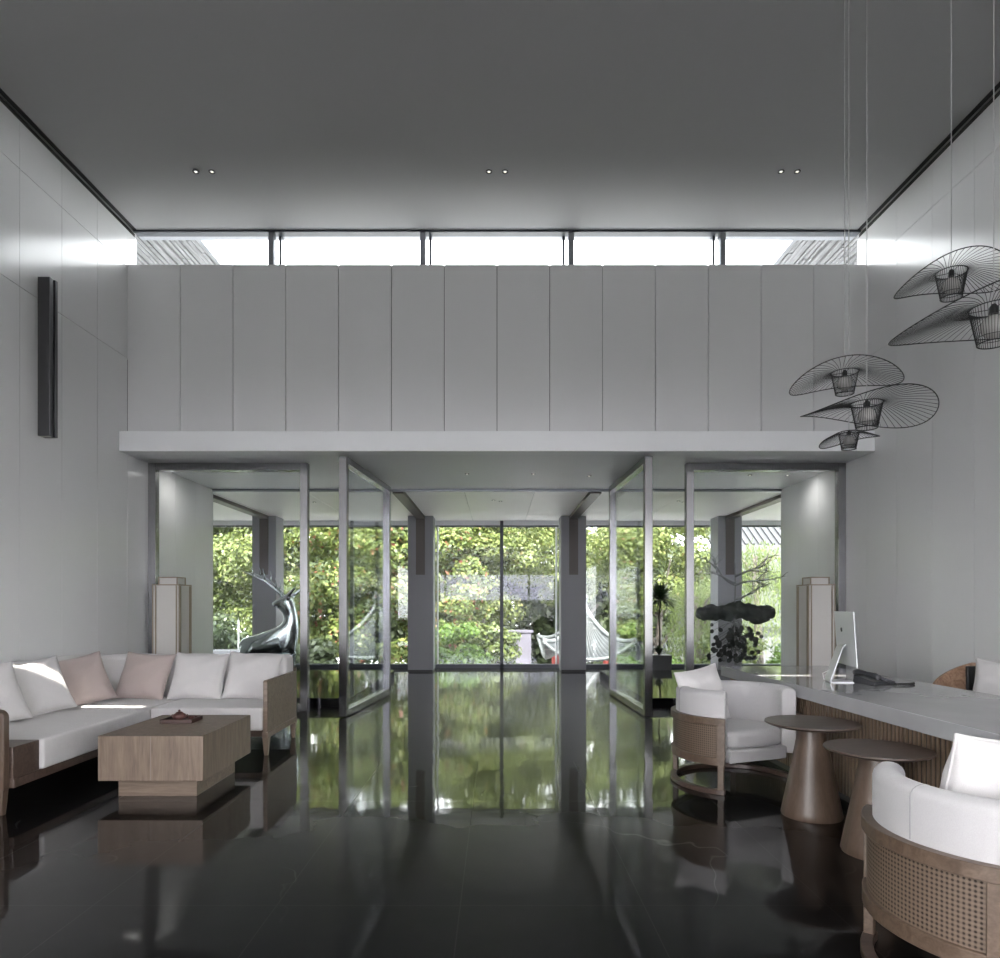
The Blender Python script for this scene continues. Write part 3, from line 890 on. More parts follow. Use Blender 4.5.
# ------------------------------------------------------------------ coffee table, tray and teapot
M['joint'] = mat('pale_veneer_edge', (0.20, 0.16, 0.13), rough=0.5)
t = thing('coffee_table', 'square walnut veneer block coffee table on a recessed base', 'coffee table', (-2.39, 5.22, 0))
MB().box(-0.364, 0.362, -0.46, 0.46, 0.135, 0.446).build('top_block', M['oak'], t, bevel=0.003)
MB().box(-0.285, 0.27, -0.345, 0.36, 0.0, 0.136).build('base', M['oak_side'], t, bevel=0.002)
MB().box(-0.003, 0.003, -0.4615, -0.455, 0.14, 0.444).build('veneer_joint', M['joint'], t)
MB().box(0.3580, 0.3635, -0.003, 0.003, 0.14, 0.444).build('veneer_joint', M['joint'], t)
t = thing('tea_tray', 'small dark red wooden tray on the coffee table', 'tray', (-2.45, 5.36, 0.4465), R(2))
MB().box(-0.115, 0.115, -0.10, 0.10, 0.0, 0.012).build('base', M['tray'], t, bevel=0.002)
m = MB(); m.box(-.12, .12, -.105, -.095, 0, .03).box(-.12, .12, .095, .105, 0, .03).box(-.12, -.11, -.105, .105, 0, .03).box(.11, .12, -.105, .105, 0, .03)
m.build('rim', M['tray'], t, bevel=0.002)
t = thing('teapot', 'little red clay teapot in the dark tray', 'teapot', (-2.47, 5.365, 0.459))
MB().lathe([(0.030, 0), (0.044, 0.010), (0.050, 0.026), (0.046, 0.042), (0.028, 0.052)], 24).build('body', M['clay'], t, smooth=60)
lid = MB().lathe([(0.029, 0.052), (0.022, 0.060), (0.006, 0.064)], 20).build('lid', M['clay'], t, smooth=60)
MB().lathe([(0.005, 0.063), (0.010, 0.070), (0.005, 0.078)], 12).build('knob', M['clay'], lid, smooth=60)
MB().tube([(0.034, 0, 0.018), (0.052, 0, 0.026), (0.064, 0, 0.042)], [0.009, 0.007, 0.004], 8).build('spout', M['clay'], t, smooth=60)
MB().tube([(-0.036, 0, 0.036), (-0.056, 0, 0.038), (-0.062, 0, 0.026), (-0.052, 0, 0.014), (-0.038, 0, 0.014)], 0.004, 8).build('handle', M['clay'], t, smooth=60)
t = thing('tea_cup', 'tiny red clay cup beside the teapot', 'cup', (-2.375, 5.36, 0.459))
MB().lathe([(0.012, 0), (0.020, 0.012), (0.023, 0.026), (0.020, 0.026), (0.016, 0.012), (0.008, 0.006)], 18).build('bowl', M['clay'], t, smooth=60)

# ------------------------------------------------------------------ barrel armchairs (open towards local -Y)
def arc(r0, a0, a1, n):
    p = []
    for i in range(n + 1):
        a = R(a0 + (a1 - a0) * i / n)
        p.append((0, 0, math.cos(a), math.sin(a)))
    return p
def make_armchair(label):
    t = thing('barrel_armchair', label, 'armchair', group='cane backed barrel armchairs')
    A0, A1 = -42, 222
    # wooden shell: rails, stiles
    m = MB()
    path = arc(0, A0, A1, 56)
    rect = lambda r0, r1, z0, z1: [(r0, z0), (r1, z0), (r1, z1), (r0, z1)]
    m.sweep(path, rect(0.435, 0.475, 0.490, 0.540))
    m.sweep(path, rect(0.437, 0.472, 0.205, 0.262))
    for a in (A0, 48, 125, A1 - 7):
        m.sweep(arc(0, a, a + 7, 4), rect(0.437, 0.472, 0.255, 0.495))
    m.build('shell_frame', M['chair_wood'], t, bevel=0.003)
    # cane panels
    for a, b_ in ((A0 + 7, 48), (55, 125), (132, A1 - 7)):
        k = 20
        vs_ = []; fs_ = []; uv = []
        for i in range(k + 1):
            an = R(a + (b_ - a) * i / k)
            for z in (0.258, 0.494):
                vs_.append((0.456 * math.cos(an), 0.456 * math.sin(an), z)); uv.append((0.456 * an, z))
        for i in range(k): fs_.append((2 * i, 2 * i + 2, 2 * i + 3, 2 * i + 1))
        mm = MB().add(vs_, fs_)
        o = mm.build('cane_panel', M['cane'], t, smooth='all', fix=False)
        ul = o.data.uv_layers.new(name='UVMap')
        for lp in o.data.loops: ul.data[lp.index].uv = uv[lp.vertex_index]
    MB().sweep(arc(0, A0 + 1, A1 - 1, 50), [(0.441, 0.25), (0.445, 0.25), (0.445, 0.50), (0.441, 0.50)]).build('shell_lining', M['lining'], t, smooth=40)
    # padded barrel
    prof = [(0.330, 0.24), (0.432, 0.24), (0.436, 0.45), (0.436, 0.690)]
    prof += [(0.384 + 0.052 * math.cos(q), 0.690 + 0.040 * math.sin(q)) for q in [R(v) for v in (20, 40, 60, 80, 100, 120, 140, 160)]]
    prof += [(0.331, 0.690), (0.330, 0.45)]
    m = MB().sweep(arc(0, A0 + .4, A1 - .4, 60), prof)
    m.build('padded_back', M['chair_fab'], t, bevel=0.012, bseg=3)
    ring = []
    for an in (A0 + 58, A1 - 58):
        q = R(an)
        MB().tube([(r_ * math.cos(q), r_ * math.sin(q), z) for r_, z in [(0.4375, 0.545)] + [(d + .0012, z) for d, z in prof[3:12]]], 0.0022, 5).build('seam', M['groove_soft'], t)
    # seat
    def dshape(r, yf, n=40):
        h = math.sqrt(r * r - yf * yf)
        a0 = math.atan2(yf, h); a1 = PI - a0
        return [(r * math.cos(a0 + (a1 - a0) * i / n), r * math.sin(a0 + (a1 - a0) * i / n)) for i in range(n + 1)]
    MB().prism(dshape(0.34, -0.215), 0.205, 0.300).build('seat_base', M['chair_fab'], t, bevel=0.012)
    MB().prism([(-.262, -.265), (.262, -.265), (.262, -.20), (-.262, -.20)], 0.205, 0.300).build('apron', M['chair_fab'], t, bevel=0.012)
    MB().prism([(x * .985, y) for x, y in dshape(0.335, -0.255)], 0.302, 0.43).build('seat_cushion', M['chair_fab'], t, bevel=0.04, bseg=4)
    # legs and the floor hoop
    for a in (A0 + 3.5, 51.5, 128.5, A1 - 3.5):
        MB().sweep(arc(0, a - 2.6, a + 2.6, 3), rect(0.437, 0.474, 0.034, 0.21)).build('leg', M['chair_wood'], t, bevel=0.003)
    MB().sweep(arc(0, A0, A1, 56), rect(0.432, 0.478, 0.0, 0.036)).build('floor_hoop', M['hoop'], t, bevel=0.004)
    return t
M['groove_soft'] = mat('seam_grey', (0.30, 0.30, 0.30), rough=0.9)
M['lining'] = mat('dark_lining', (0.035, 0.024, 0.018), rough=0.8)
M['hoop'] = wood('dark_hoop_walnut', (0.04, 0.026, 0.02), (0.085, 0.055, 0.042), 'X', 0.3)
ch = make_armchair('white barrel armchair with cane sides facing the round tables, by the open door')
ch.location = (1.825, 5.30, 0); ch.rotation_euler = (0, 0, R(21))
ch2 = dup(ch, (1.845, 2.48, 0), R(178), 'white barrel armchair seen from behind, close to the photo corner')
pillow((1.66, 5.37, 0.43), 0.46, 0.44, 0.16, (R(14), R(30), R(-7)), M['pillow_white'], 'white pillow on the armchair by the open door', 11, 'pillows on the barrel armchairs')
pillow((1.775, 2.54, 0.43), 0.47, 0.46, 0.17, (R(12), R(180 + 10), R(-5)), M['pillow_white'], 'white piped pillow in the armchair seen from behind', 12, 'pillows on the barrel armchairs')

# ------------------------------------------------------------------ round side tables
def side_table(x, y, r, h, label):
    t = thing('side_table', label, 'side table', (x, y, 0), group='round pedestal tables by the counter')
    MB().lathe([(0.06, h - 0.034), (r - 0.05, h - 0.028), (r - 0.008, h - 0.014), (r, h - 0.008), (r - 0.003, h)], 64).build('tabletop', M['walnut'], t, smooth=40)
    MB().lathe([(0.180, 0.0), (0.185, 0.012), (0.178, 0.05), (0.140, 0.24), (0.110, 0.40), (0.092, 0.49), (0.084, h - 0.03)], 48).build('pedestal', M['walnut_v'], t, smooth=40)
    return t
side_table(2.02, 4.43, 0.285, 0.600, 'round walnut pedestal table nearer to the armchair by the open door')
side_table(2.075, 3.76, 0.272, 0.570, 'round walnut pedestal table behind the armchair seen from behind')

# ------------------------------------------------------------------ reception counter
t = thing('reception_counter', 'long grey polished stone counter with a slatted wooden front', 'counter', (2.80, 4.75, 0), R(2.0))
MB().box(-0.53, 0.53, -2.0, 2.05, 0.655, 0.75).build('worktop', M['counter'], t, bevel=0.004)
MB().box(-0.45, 0.45, -1.92, 1.97, 0.07, 0.655).build('body', M['black'], t)
m = MB()
y = -1.93
while y < 1.96:
    m.box(-0.460, -0.449, y, y + 0.018, 0.07, 0.654)
    y += 0.0395
m.build('slatted_front', M['slat'], t)
for ya in (1.969, -1.932):
    m = MB()
    x = -0.46
    while x < 0.44:
        m.box(x, x + 0.021, ya, ya + .013, 0.07, 0.654)
        x += 0.0395
    m.build('slatted_end', M['slat'], t)
MB().box(-0.40, 0.40, -1.86, 1.9, 0.0, 0.07).build('toe_kick', M['black'], t)

# computer, its screen turned to the staff side
t = thing('desktop_computer', 'silver all-in-one computer on the counter seen from its back', 'computer', (2.735, 5.38, 0.75), R(-12))
pw_, ph_ = 0.52, 0.42
pan = thing('panel', None, None); pan.parent = t; pan.location = (0.0, 0, 0.13); pan.rotation_euler = (0, R(-3.5), 0)
m = MB()
# slim edge with bulged back facing -X
n = 12
vs_ = []; fs_ = []
for i in range(n + 1):
    for j in range(n + 1):
        u = -1 + 2 * i / n; v = -1 + 2 * j / n
        d = 0.006 + 0.022 * (1 - u ** 4) * (1 - v ** 4)
        vs_.append((-d, u * pw_ / 2, (v + 1) / 2 * ph_))
for i in range(n):
    for j in range(n):
        fs_.append((i * (n + 1) + j, (i + 1) * (n + 1) + j, (i + 1) * (n + 1) + j + 1, i * (n + 1) + j + 1))
m.add(vs_, fs_); m.box(-0.007, 0.0, -pw_ / 2, pw_ / 2, 0, ph_)
bpy.data.objects.remove(pan)
bk = m.build('casing', M['silver'], t, smooth=50)
sc_ = MB().box(0.0005, 0.003, -pw_ / 2 + .004, pw_ / 2 - .004, 0.07, ph_ - .004).build('screen', M['screen'], t)
# emblem on the back: a bitten fruit with a leaf
def fruit():
    pts = []
    for i in range(40):
        a = 2 * PI * i / 40
        r_ = 0.020 * (1 + 0.06 * math.cos(2 * a)) * (1 - 0.18 * max(0, math.sin(a)) ** 8 - 0.10 * max(0, -math.sin(a)) ** 8)
        y_ = r_ * math.cos(a); z_ = r_ * math.sin(a)
        dy, dz = y_ + 0.024, z_ - 0.003
        dd = math.hypot(dy, dz)
        if dd < 0.0095: y_, z_ = -0.024 + dy / dd * 0.0095, 0.003 + dz / dd * 0.0095
        pts.append((y_, z_))
    return pts
lg = MB()
p = fruit(); k = len(p)
lg.add([(-0.0295, a, b_) for a, b_ in p] + [(-0.024, a, b_) for a, b_ in p], [tuple(range(k))] + [(i, (i + 1) % k, k + (i + 1) % k, k + i) for i in range(k)])
lf = [(0.001, 0.021), (0.006, 0.023), (0.009, 0.029), (0.009, 0.033), (0.004, 0.031), (0.001, 0.026)]
lg.add([(-0.0295, a, b_) for a, b_ in lf], [tuple(range(6))])
em = lg.build('emblem', M['black'], t); em.location = (0, 0, 0)
for o, dz in ((bk, 0.13), (sc_, 0.13), (em, 0.13 + 0.30)):
    o.location = (0, 0, dz) if o is not em else (0.035, 0, dz)
    o.rotation_euler = (0, R(-3.5), 0)
em.location = (-0.0185, 0, 0.13 + 0.28)
# stand: bent strap, foot plate
m = MB()
st = [(-0.03, 0.30), (-0.055, 0.28), (-0.115, 0.10), (-0.145, 0.012), (-0.14, 0.004), (0.06, 0.004)]
for (x0, z0), (x1, z1) in zip(st[:-1], st[1:]):
    dx, dz = x1 - x0, z1 - z0; L_ = math.hypot(dx, dz); nx, nz = -dz / L_ * .004, dx / L_ * .004
    m.add([(x0 - nx, -.085, z0 - nz), (x0 + nx, -.085, z0 + nz), (x1 + nx, -.085, z1 + nz), (x1 - nx, -.085, z1 - nz),
           (x0 - nx, .085, z0 - nz), (x0 + nx, .085, z0 + nz), (x1 + nx, .085, z1 + nz), (x1 - nx, .085, z1 - nz)],
          [(0, 1, 2, 3), (7, 6, 5, 4), (0, 4, 5, 1), (1, 5, 6, 2), (2, 6, 7, 3), (3, 7, 4, 0)])
m.build('stand', M['silver'], t, smooth=30)
MB().tube([(-0.10, 0.03, 0.10), (-0.17, 0.05, 0.06), (-0.16, 0.06, 0.012), (-0.05, 0.10, 0.006), (0.02, 0.16, 0.006)], 0.004, 6).build('cable', M['white'], t)

# desk telephone
t = thing('desk_telephone', 'charcoal desk telephone with coiled cord on the counter', 'telephone', (2.87, 5.25, 0.75), R(20))
m = MB()
vs_ = [(-.11, -.10, 0), (.11, -.10, 0), (.11, .10, 0), (-.11, .10, 0), (-.105, -.095, .025), (.105, -.095, .025), (.105, .095, .065), (-.105, .095, .065)]
m.add(vs_, [(3, 2, 1, 0), (4, 5, 6, 7), (0, 1, 5, 4), (1, 2, 6, 5), (2, 3, 7, 6), (3, 0, 4, 7)])
m.build('base', M['phone'], t, bevel=0.006)
k = MB()
for i in range(3):
    for j in range(4):
        x0 = -0.01 + i * 0.03; y0 = -0.075 + j * 0.028
        z0 = 0.025 + (y0 + .095) / .19 * .04
        k.box(x0, x0 + .02, y0, y0 + .018, z0, z0 + .008)
k.build('keypad', M['alu'], t)
MB().box(-0.01, 0.08, 0.045, 0.085, 0.052, 0.067).build('display', M['screen'], t)
MB().tube([(-0.075, -0.11, 0.055), (-0.075, -0.075, 0.068), (-0.075, 0, 0.082), (-0.075, 0.075, 0.086), (-0.075, 0.11, 0.078)], [0.022, 0.024, 0.015, 0.024, 0.022], 10).build('handset', M['phone'], t, smooth='all')
cp = []
for i in range(120):
    q = i / 119; a = q * 2 * PI * 16
    cp.append((0.06 + 0.19 * q, -0.13 - 0.03 * math.sin(q * 3.1) + 0.008 * math.cos(a), 0.010 + 0.007 * math.sin(a)))
MB().tube([(-0.075, -0.11, 0.05), (0.0, -0.14, 0.015)] + cp, 0.003, 5).build('cord', M['black'], t)

# ------------------------------------------------------------------ staff chair beyond the counter
t = thing('staff_chair', 'curved bentwood staff chair behind the counter', 'chair', (3.87, 5.45, 0), R(-62))
prof_n = 28
vs_ = []; fs_ = []
for i in range(prof_n + 1):
    a = R(-30 + 240 * i / prof_n)
    rise = max(0.0, min(1.0, (math.sin(a) + 0.5) / 1.25)) ** 1.0
    zt = 0.66 + 0.21 * rise
    r0 = 0.33
    for (rr, z) in ((r0, 0.42), (r0 + .02, 0.42), (r0 + .045, zt), (r0 + .025, zt)):
        vs_.append((rr * math.cos(a), rr * math.sin(a), z))
for i in range(prof_n):
    for j in range(4):
        j2 = (j + 1) % 4
        fs_.append((i * 4 + j, (i + 1) * 4 + j, (i + 1) * 4 + j2, i * 4 + j2))
fs_ += [(0, 1, 2, 3), tuple(prof_n * 4 + j for j in (3, 2, 1, 0))]
MB().add(vs_, fs_).build('shell', M['bentwood'] if 'bentwood' in M else wood('warm_bentwood', (0.20, 0.115, 0.07), (0.36, 0.235, 0.16), 'X', 0.35), t, smooth=40)
vs_ = []; fs_ = []
for i in range(prof_n + 1):
    a = R(38 + 104 * i / prof_n)
    for (rr, z) in ((0.30, 0.44), (0.335, 0.44), (0.352, 0.84), (0.318, 0.84)):
        vs_.append((rr * math.cos(a), rr * math.sin(a), z))
for i in range(prof_n):
    for j in range(4):
        j2 = (j + 1) % 4
        fs_.append((i * 4 + j, (i + 1) * 4 + j, (i + 1) * 4 + j2, i * 4 + j2))
fs_ += [(0, 1, 2, 3), tuple(prof_n * 4 + j for j in (3, 2, 1, 0))]
MB().add(vs_, fs_).build('back_pad', M['black'], t, bevel=0.01)
MB().lathe([(0.30, 0.38), (0.325, 0.40), (0.325, 0.44), (0.29, 0.47)], 32).build('seat', M['chair_fab'], t, smooth=60)
for a in (45, 135, 225, 315):
    q = R(a)
    MB().tube([(0.22 * math.cos(q), 0.22 * math.sin(q), 0.39), (0.30 * math.cos(q), 0.30 * math.sin(q), 0.0)], [0.02, 0.013], 8).build('leg', M['walnut_v'], t, smooth=40)
pillow((3.91, 5.36, 0.47), 0.46, 0.44, 0.17, (R(10), R(-58), R(4)), M['pillow_white'], 'white pillow in the staff chair behind the counter', 14, 'pillow in the staff chair')

# ------------------------------------------------------------------ pendant lamps: wire hats
def pendant(x, y, z, rad, cup_r, cup_h, tilt, tdir, saddle, sdir, label, nr=64, drop=0.05):
    t = thing('pendant_lamp', label, 'pendant lamp', (x, y, z), group='black wire hat pendants over the counter')
    m = MB()
    rim = []
    def rim_pt(a):
        zz = -drop + tilt * math.cos(a - tdir) + saddle * math.cos(2 * (a - sdir))
        return Vector((rad * math.cos(a), rad * math.sin(a), zz))
    for i in range(72): rim.append(rim_pt(2 * PI * i / 72))
    m.tube(rim, 0.0036, 5, closed=True)
    for i in range(nr):
        a = 2 * PI * i / nr
        a2 = a + 0.16
        p1 = Vector((cup_r * math.cos(a), cup_r * math.sin(a), 0.0)); p2 = rim_pt(a2)
        mid = p1.lerp(p2, 0.45); mid.z = p1.z * .5 + p2.z * .5 + 0.035 * rad
        m.tube([p1, p1.lerp(mid, .5) + Vector((0, 0, .012 * rad)), mid, p2.lerp(mid, .5) + Vector((0, 0, .006 * rad)), p2], 0.0019, 3)
    m.build('brim', M['wire'], t, smooth='all', fix=False)
    m = MB()
    cb = cup_r * 0.68
    for i in range(44):
        a = 2 * PI * i / 44
        m.tube([(cup_r * math.cos(a), cup_r * math.sin(a), 0), (cb * math.cos(a), cb * math.sin(a), -cup_h)], 0.0019, 3)
    for rr, zz, th in ((cup_r, 0, .0032), (cb, -cup_h, .0036), (cb * 1.06, -cup_h * .82, .002)):
        m.tube([(rr * math.cos(2 * PI * i / 40), rr * math.sin(2 * PI * i / 40), zz) for i in range(40)], th, 5, closed=True)
    m.build('cup', M['wire'], t, smooth='all', fix=False)
    MB().sphere((0, 0, -cup_h * 0.52), cup_r * 0.56, 20, 12).build('globe', M['globe'], t, smooth='all')
    MB().lathe([(cup_r * .2, -cup_h * .16), (cup_r * .2, cup_h * .02), (cup_r * .08, cup_h * .12)], 14).build('socket', M['black'], t, smooth=40)
    m = MB()
    for i in range(3):
        a = 2 * PI * i / 3 + .4
        m.tube([(0, 0, -cup_h * .02), (cup_r * math.cos(a), cup_r * math.sin(a), 0)], 0.002, 4)
    m.build('spokes', M['wire'], t)
    MB().tube([(0, 0, cup_h * .1), (0, 0, CZ - z - .03)], 0.0032, 5).build('cord', M['cord'], t)
    MB().lathe([(0.05, CZ - z - 0.03), (0.05, CZ - z)], 20).build('ceiling_rose', M['paint'], t)
    return t
pendant(2.52, 5.00, 3.035, 0.370, 0.090, 0.155, 0.0, 0.0, -0.050, -0.40, 'medium wire hat lamp, upper one of the three beside the canopy end', 52)
pendant(2.53, 4.72, 2.73, 0.415, 0.100, 0.170, -0.02, 0.0, -0.055, 0.25, 'medium wire hat lamp, broadest of the three beside the canopy end', 54)
pendant(2.55, 5.00, 2.60, 0.195, 0.070, 0.120, 0.02, 0.0, 0.020, PI / 4, 'smallest wire hat lamp, lowest of the group', 48)
pendant(2.93, 4.45, 3.495, 0.32, 0.090, 0.165, -0.005, 0.2, -0.055, -0.20, 'wire hat lamp hanging highest, close to the right wall', 54)
pendant(2.88, 4.00, 3.07, 0.53, 0.122, 0.205, 0.035, 0.0, -0.055, 0.0, 'largest wire hat lamp, cut by the right photo edge', 72)

# ------------------------------------------------------------------ steel deer on the left plinth
def deer():
    t = thing('deer_sculpture', 'polished steel deer sculpture with long antlers behind the sofa', 'sculpture', (-3.22, 9.95, 0.13))
    # joints (x, z along the body plane y = 0); the deer's rump is to the left, chest to the right, head turned back to the left
    P = [((-0.05, 0, 0.62), 0.185),   # 0 mid body
         ((-0.36, 0.02, 0.57), 0.165), # 1 rump
         ((0.20, 0, 0.66), 0.170),    # 2 shoulders
         ((0.27, -.01, 0.86), 0.125),  # 3 neck base
         ((0.25, -.03, 1.06), 0.100),  # 4 neck
         ((0.19, -.05, 1.22), 0.098),  # 5 skull
         ((0.07, -.08, 1.18), 0.056),  # 6 muzzle
         ((0.00, -.09, 1.165), 0.030),  # 7 nose
         ((-0.44, .02, 0.66), 0.05), ((-0.50, .02, 0.58), 0.025),      # 8,9 tail
         ((-0.38, .10, 0.42), 0.075), ((-0.44, .11, 0.24), 0.034), ((-0.40, .11, 0.0), 0.022),  # 10-12 hind leg
         ((-0.40, -.09, 0.42), 0.075), ((-0.47, -.10, 0.24), 0.034), ((-0.43, -.10, 0.0), 0.022),
         ((0.24, .09, 0.42), 0.055), ((0.25, .09, 0.22), 0.030), ((0.25, .09, 0.0), 0.022),  # front legs
         ((0.20, -.09, 0.42), 0.055), ((0.19, -.09, 0.22), 0.030), ((0.20, -.09, 0.0), 0.022),
         ((0.26, .06, 1.29), 0.030), ((0.37, .08, 1.38), 0.014),   # ears
         ((0.25, -.14, 1.29), 0.030), ((0.37, -.20, 1.40), 0.014)]
    E = [(0, 1), (0, 2), (2, 3), (3, 4), (4, 5), (5, 6), (6, 7), (1, 8), (8, 9), (1, 10), (10, 11), (11, 12), (1, 13), (13, 14), (14, 15),
         (2, 16), (16, 17), (17, 18), (2, 19), (19, 20), (20, 21), (5, 22), (22, 23), (5, 24), (24, 25)]
    me = bpy.data.meshes.new('body'); me.from_pydata([p for p, r_ in P], E, [])
    o = bpy.data.objects.new('body', me); COL.objects.link(o); o.parent = t
    md = o.modifiers.new('skin', 'SKIN'); md.use_smooth_shade = True
    for i, (p, r_) in enumerate(P):
        me.skin_vertices[0].data[i].radius = (r_, r_)
    me.skin_vertices[0].data[0].use_root = True
    sm = o.modifiers.new('subsurf', 'SUBSURF'); sm.levels = 2; sm.render_levels = 2
    me.materials.append(M['chrome'])
    def antler(name, s):
        m = MB()
        b = Vector((0.17, -.04 + s * .04, 1.25))
        main = [b, b + Vector((-0.10, s * .05, 0.12)), b + Vector((-0.24, s * .09, 0.24)), b + Vector((-0.40, s * .11, 0.31)), b + Vector((-0.57, s * .10, 0.38))]
        m.tube(main, [.018, .016, .014, .011, .005], 8)
        for i, d in ((1, (0.02, s * .02, .14)), (2, (0.0, s * .03, .14)), (3, (0.0, s * .02, .10))):
            m.tube([main[i], main[i] + Vector(d) * .5, main[i] + Vector(d) + Vector((-.02, 0, .02))], [.011, .008, .004], 6)
        m.build(name, M['chrome'], t, smooth='all')
    antler('antler', 1); antler('antler', -1)
    t.scale = (1, 1, 1.05)
deer()

# ------------------------------------------------------------------ moss cloud sculpture on the right plinth
def moss_piece():
    rnd = random.Random(5)
    Y0 = 10.3
    t = thing('moss_sculpture', 'dark moss cloud on a stem with bare twigs above and black leaves below', 'sculpture', (3.55, Y0, 0.13))
    # stem
    MB().lathe([(0.17, 0), (0.17, 0.03), (0.16, 0.035)], 32).build('foot', M['black'], t)
    MB().tube([(0, 0, 0.03), (0.015, 0, .5), (-.01, 0, 1.0), (0.01, 0, 1.5), (0.0, 0, 1.9)], [.016, .014, .013, .012, .008], 8).build('stem', M['grey_branch'], t, smooth='all')
    # cloud
    m = MB()
    for cx, cy, cz, rx, rz in ((-.45, 0, 1.09, .12, .10), (-.33, .03, 1.11, .13, .13), (-.14, -.02, 1.10, .18, .115), (.02, .03, 1.14, .16, .14), (.20, -.02, 1.11, .16, .12), (.36, .0, 1.08, .17, .145), (.47, .0, 1.10, .13, .10)):
        m.sphere((cx, cy, cz), (rx, .17, rz), 20, 12)
    o = m.build('moss_cloud', M['moss'], t, smooth='all')
    rm = o.modifiers.new('remesh', 'REMESH'); rm.mode = 'VOXEL'; rm.voxel_size = 0.022; rm.use_smooth_shade = True
    tx = bpy.data.textures.new('moss_lumps', 'CLOUDS'); tx.noise_scale = 0.11
    dm = o.modifiers.new('displace', 'DISPLACE'); dm.texture = tx; dm.strength = 0.09
    # bare twigs above
    m = MB()
    def twig(p, d, L_, r_, depth):
        pts = [p]
        for i in range(4):
            d = (d + Vector((rnd.uniform(-.3, .3), rnd.uniform(-.3, .3), rnd.uniform(-.18, .25)))).normalized()
            pts.append(pts[-1] + d * L_ / 4)
        m.tube(pts, [r_ * (1 - .15 * i) for i in range(5)], 5)
        if depth > 0:
            for k in range(3):
                q = pts[rnd.choice((2, 3, 4))]
                dd = (d + Vector((rnd.uniform(-1, 1), rnd.uniform(-.6, .6), rnd.uniform(-.5, .9)))).normalized()
                twig(q, dd, L_ * .62, r_ * .6, depth - 1)
    for sx in (-1, 1, -1, 1, 1):
        twig(Vector((0, 0, rnd.uniform(1.3, 1.65))), Vector((sx, rnd.uniform(-.4, .4), .35)), .40, .020, 2)
    m.build('twigs', M['grey_branch'], t, smooth='all', fix=False)
    # round black leaves hanging below
    m = MB()
    for i in range(98):
        a = rnd.uniform(0, 2 * PI); rr = .40 * math.sqrt(rnd.random()); z = rnd.uniform(0.38, 0.92)
        c = Vector((rr * math.cos(a), rr * math.sin(a) * .8, z)); s = rnd.uniform(.03, .05)
        n = Vector((rnd.uniform(-.5, .5), -1 + rnd.uniform(-.4, .4), rnd.uniform(.1, .9))).normalized()
        u = n.orthogonal().normalized(); v = n.cross(u)
        pts = [c + (u * math.cos(2 * PI * k / 9) + v * math.sin(2 * PI * k / 9) * .85) * s for k in range(9)]
        m.add([p + n * .004 for p in pts] + [p - n * .004 for p in pts], [tuple(range(9)), tuple(range(17, 8, -1))] + [(k, (k + 1) % 9, 9 + (k + 1) % 9, 9 + k) for k in range(9)])
        m.tube([c, Vector((c.x * .45, c.y * .45, z + .10)), Vector((0, 0, z + .14))], .003, 3)
    m.build('leaves', M['dark_leaf'], t, fix=False)
moss_piece()

# ------------------------------------------------------------------ potted dracaena by the glass
t = thing('potted_plant', 'slim topknot plant in a square slate planter by the garden glass', 'potted plant', (3.23, 13.75, 0))
m = MB()
m.add([(-.19, -.19, 0), (.19, -.19, 0), (.19, .19, 0), (-.19, .19, 0), (-.21, -.21, .36), (.21, -.21, .36), (.21, .21, .36), (-.21, .21, .36)], [(3, 2, 1, 0), (4, 5, 6, 7), (0, 1, 5, 4), (1, 2, 6, 5), (2, 3, 7, 6), (3, 0, 4, 7)])
m.build('planter', M['planter'], t, bevel=0.008)
MB().tube([(0, 0, .34), (.02, 0, .7), (0, .01, 1.1), (.02, 0, 1.45)], [.022, .018, .016, .015], 8).build('trunk', M['bark'], t, smooth='all')
rnd = random.Random(2)
def blades(n, c, L_, m, lo=-.4, hi=1.0):
    for i in range(n):
        a = rnd.uniform(0, 2 * PI); e = rnd.uniform(lo, hi)
        d = Vector((math.cos(a) * math.cos(e), math.sin(a) * math.cos(e), math.sin(e)))
        s = d.cross(Vector((0, 0, 1))).normalized() * .014
        l = L_ * rnd.uniform(.75, 1.1)
        p0 = Vector(c); p1 = p0 + d * l * .55; p2 = p0 + d * l + Vector((0, 0, -.22 * l))
        m.add([p0 - s, p0 + s, p1 + s * 1.2, p1 - s * 1.2, p2], [(0, 1, 2, 3), (3, 2, 4)])
m = MB(); blades(260, (.02, 0, 1.45), .50, m, -.25, 1.35); m.build('leaf_tuft', M['leaf_dracaena'], t, fix=False)
m = MB(); blades(60, (0, 0, .36), .26, m, .5, 1.4); m.build('underplanting', M['leaf_dracaena'], t, fix=False)

# ------------------------------------------------------------------ garden
GZ = -2.2
o = MB().box(-60, 60, 16.2, 90, GZ - .3, GZ).build('ground', M['bounce_ground']); struct(o, 'unseen garden ground made pale to bounce light up', 'ground')  # out of view, made pale to bounce light onto the veranda ceiling
o = MB().box(-60, -VX - .3, -60, 14, -.6, -.3).box(VX + .3, 60, -60, 14, -.6, -.3).box(-VX - .3, VX + .3, -60, YR - .3, -.6, -.3).build('ground_dimmer', M['dim_ground']); struct(o, 'unseen dark ground added to cut light on the hall ceiling', 'ground')  # unseen dark ground, added to keep bounced light off the hall ceiling
o = MB().box(-VX - 6, VX + 6, 16.21, 19.6, -1.2, -0.95).build('bounce_slab', M['deck']); struct(o, 'unseen pale slab added to bounce light into the veranda', 'terrace')  # hidden pale slab, added to throw sunlight up into the veranda
o = MB().box(-VX - 3, VX + 3, YG + 0.11, 16.2, -0.35, -0.06).build('terrace', M['deck']); struct(o, 'stone terrace outside the glass wall', 'terrace')

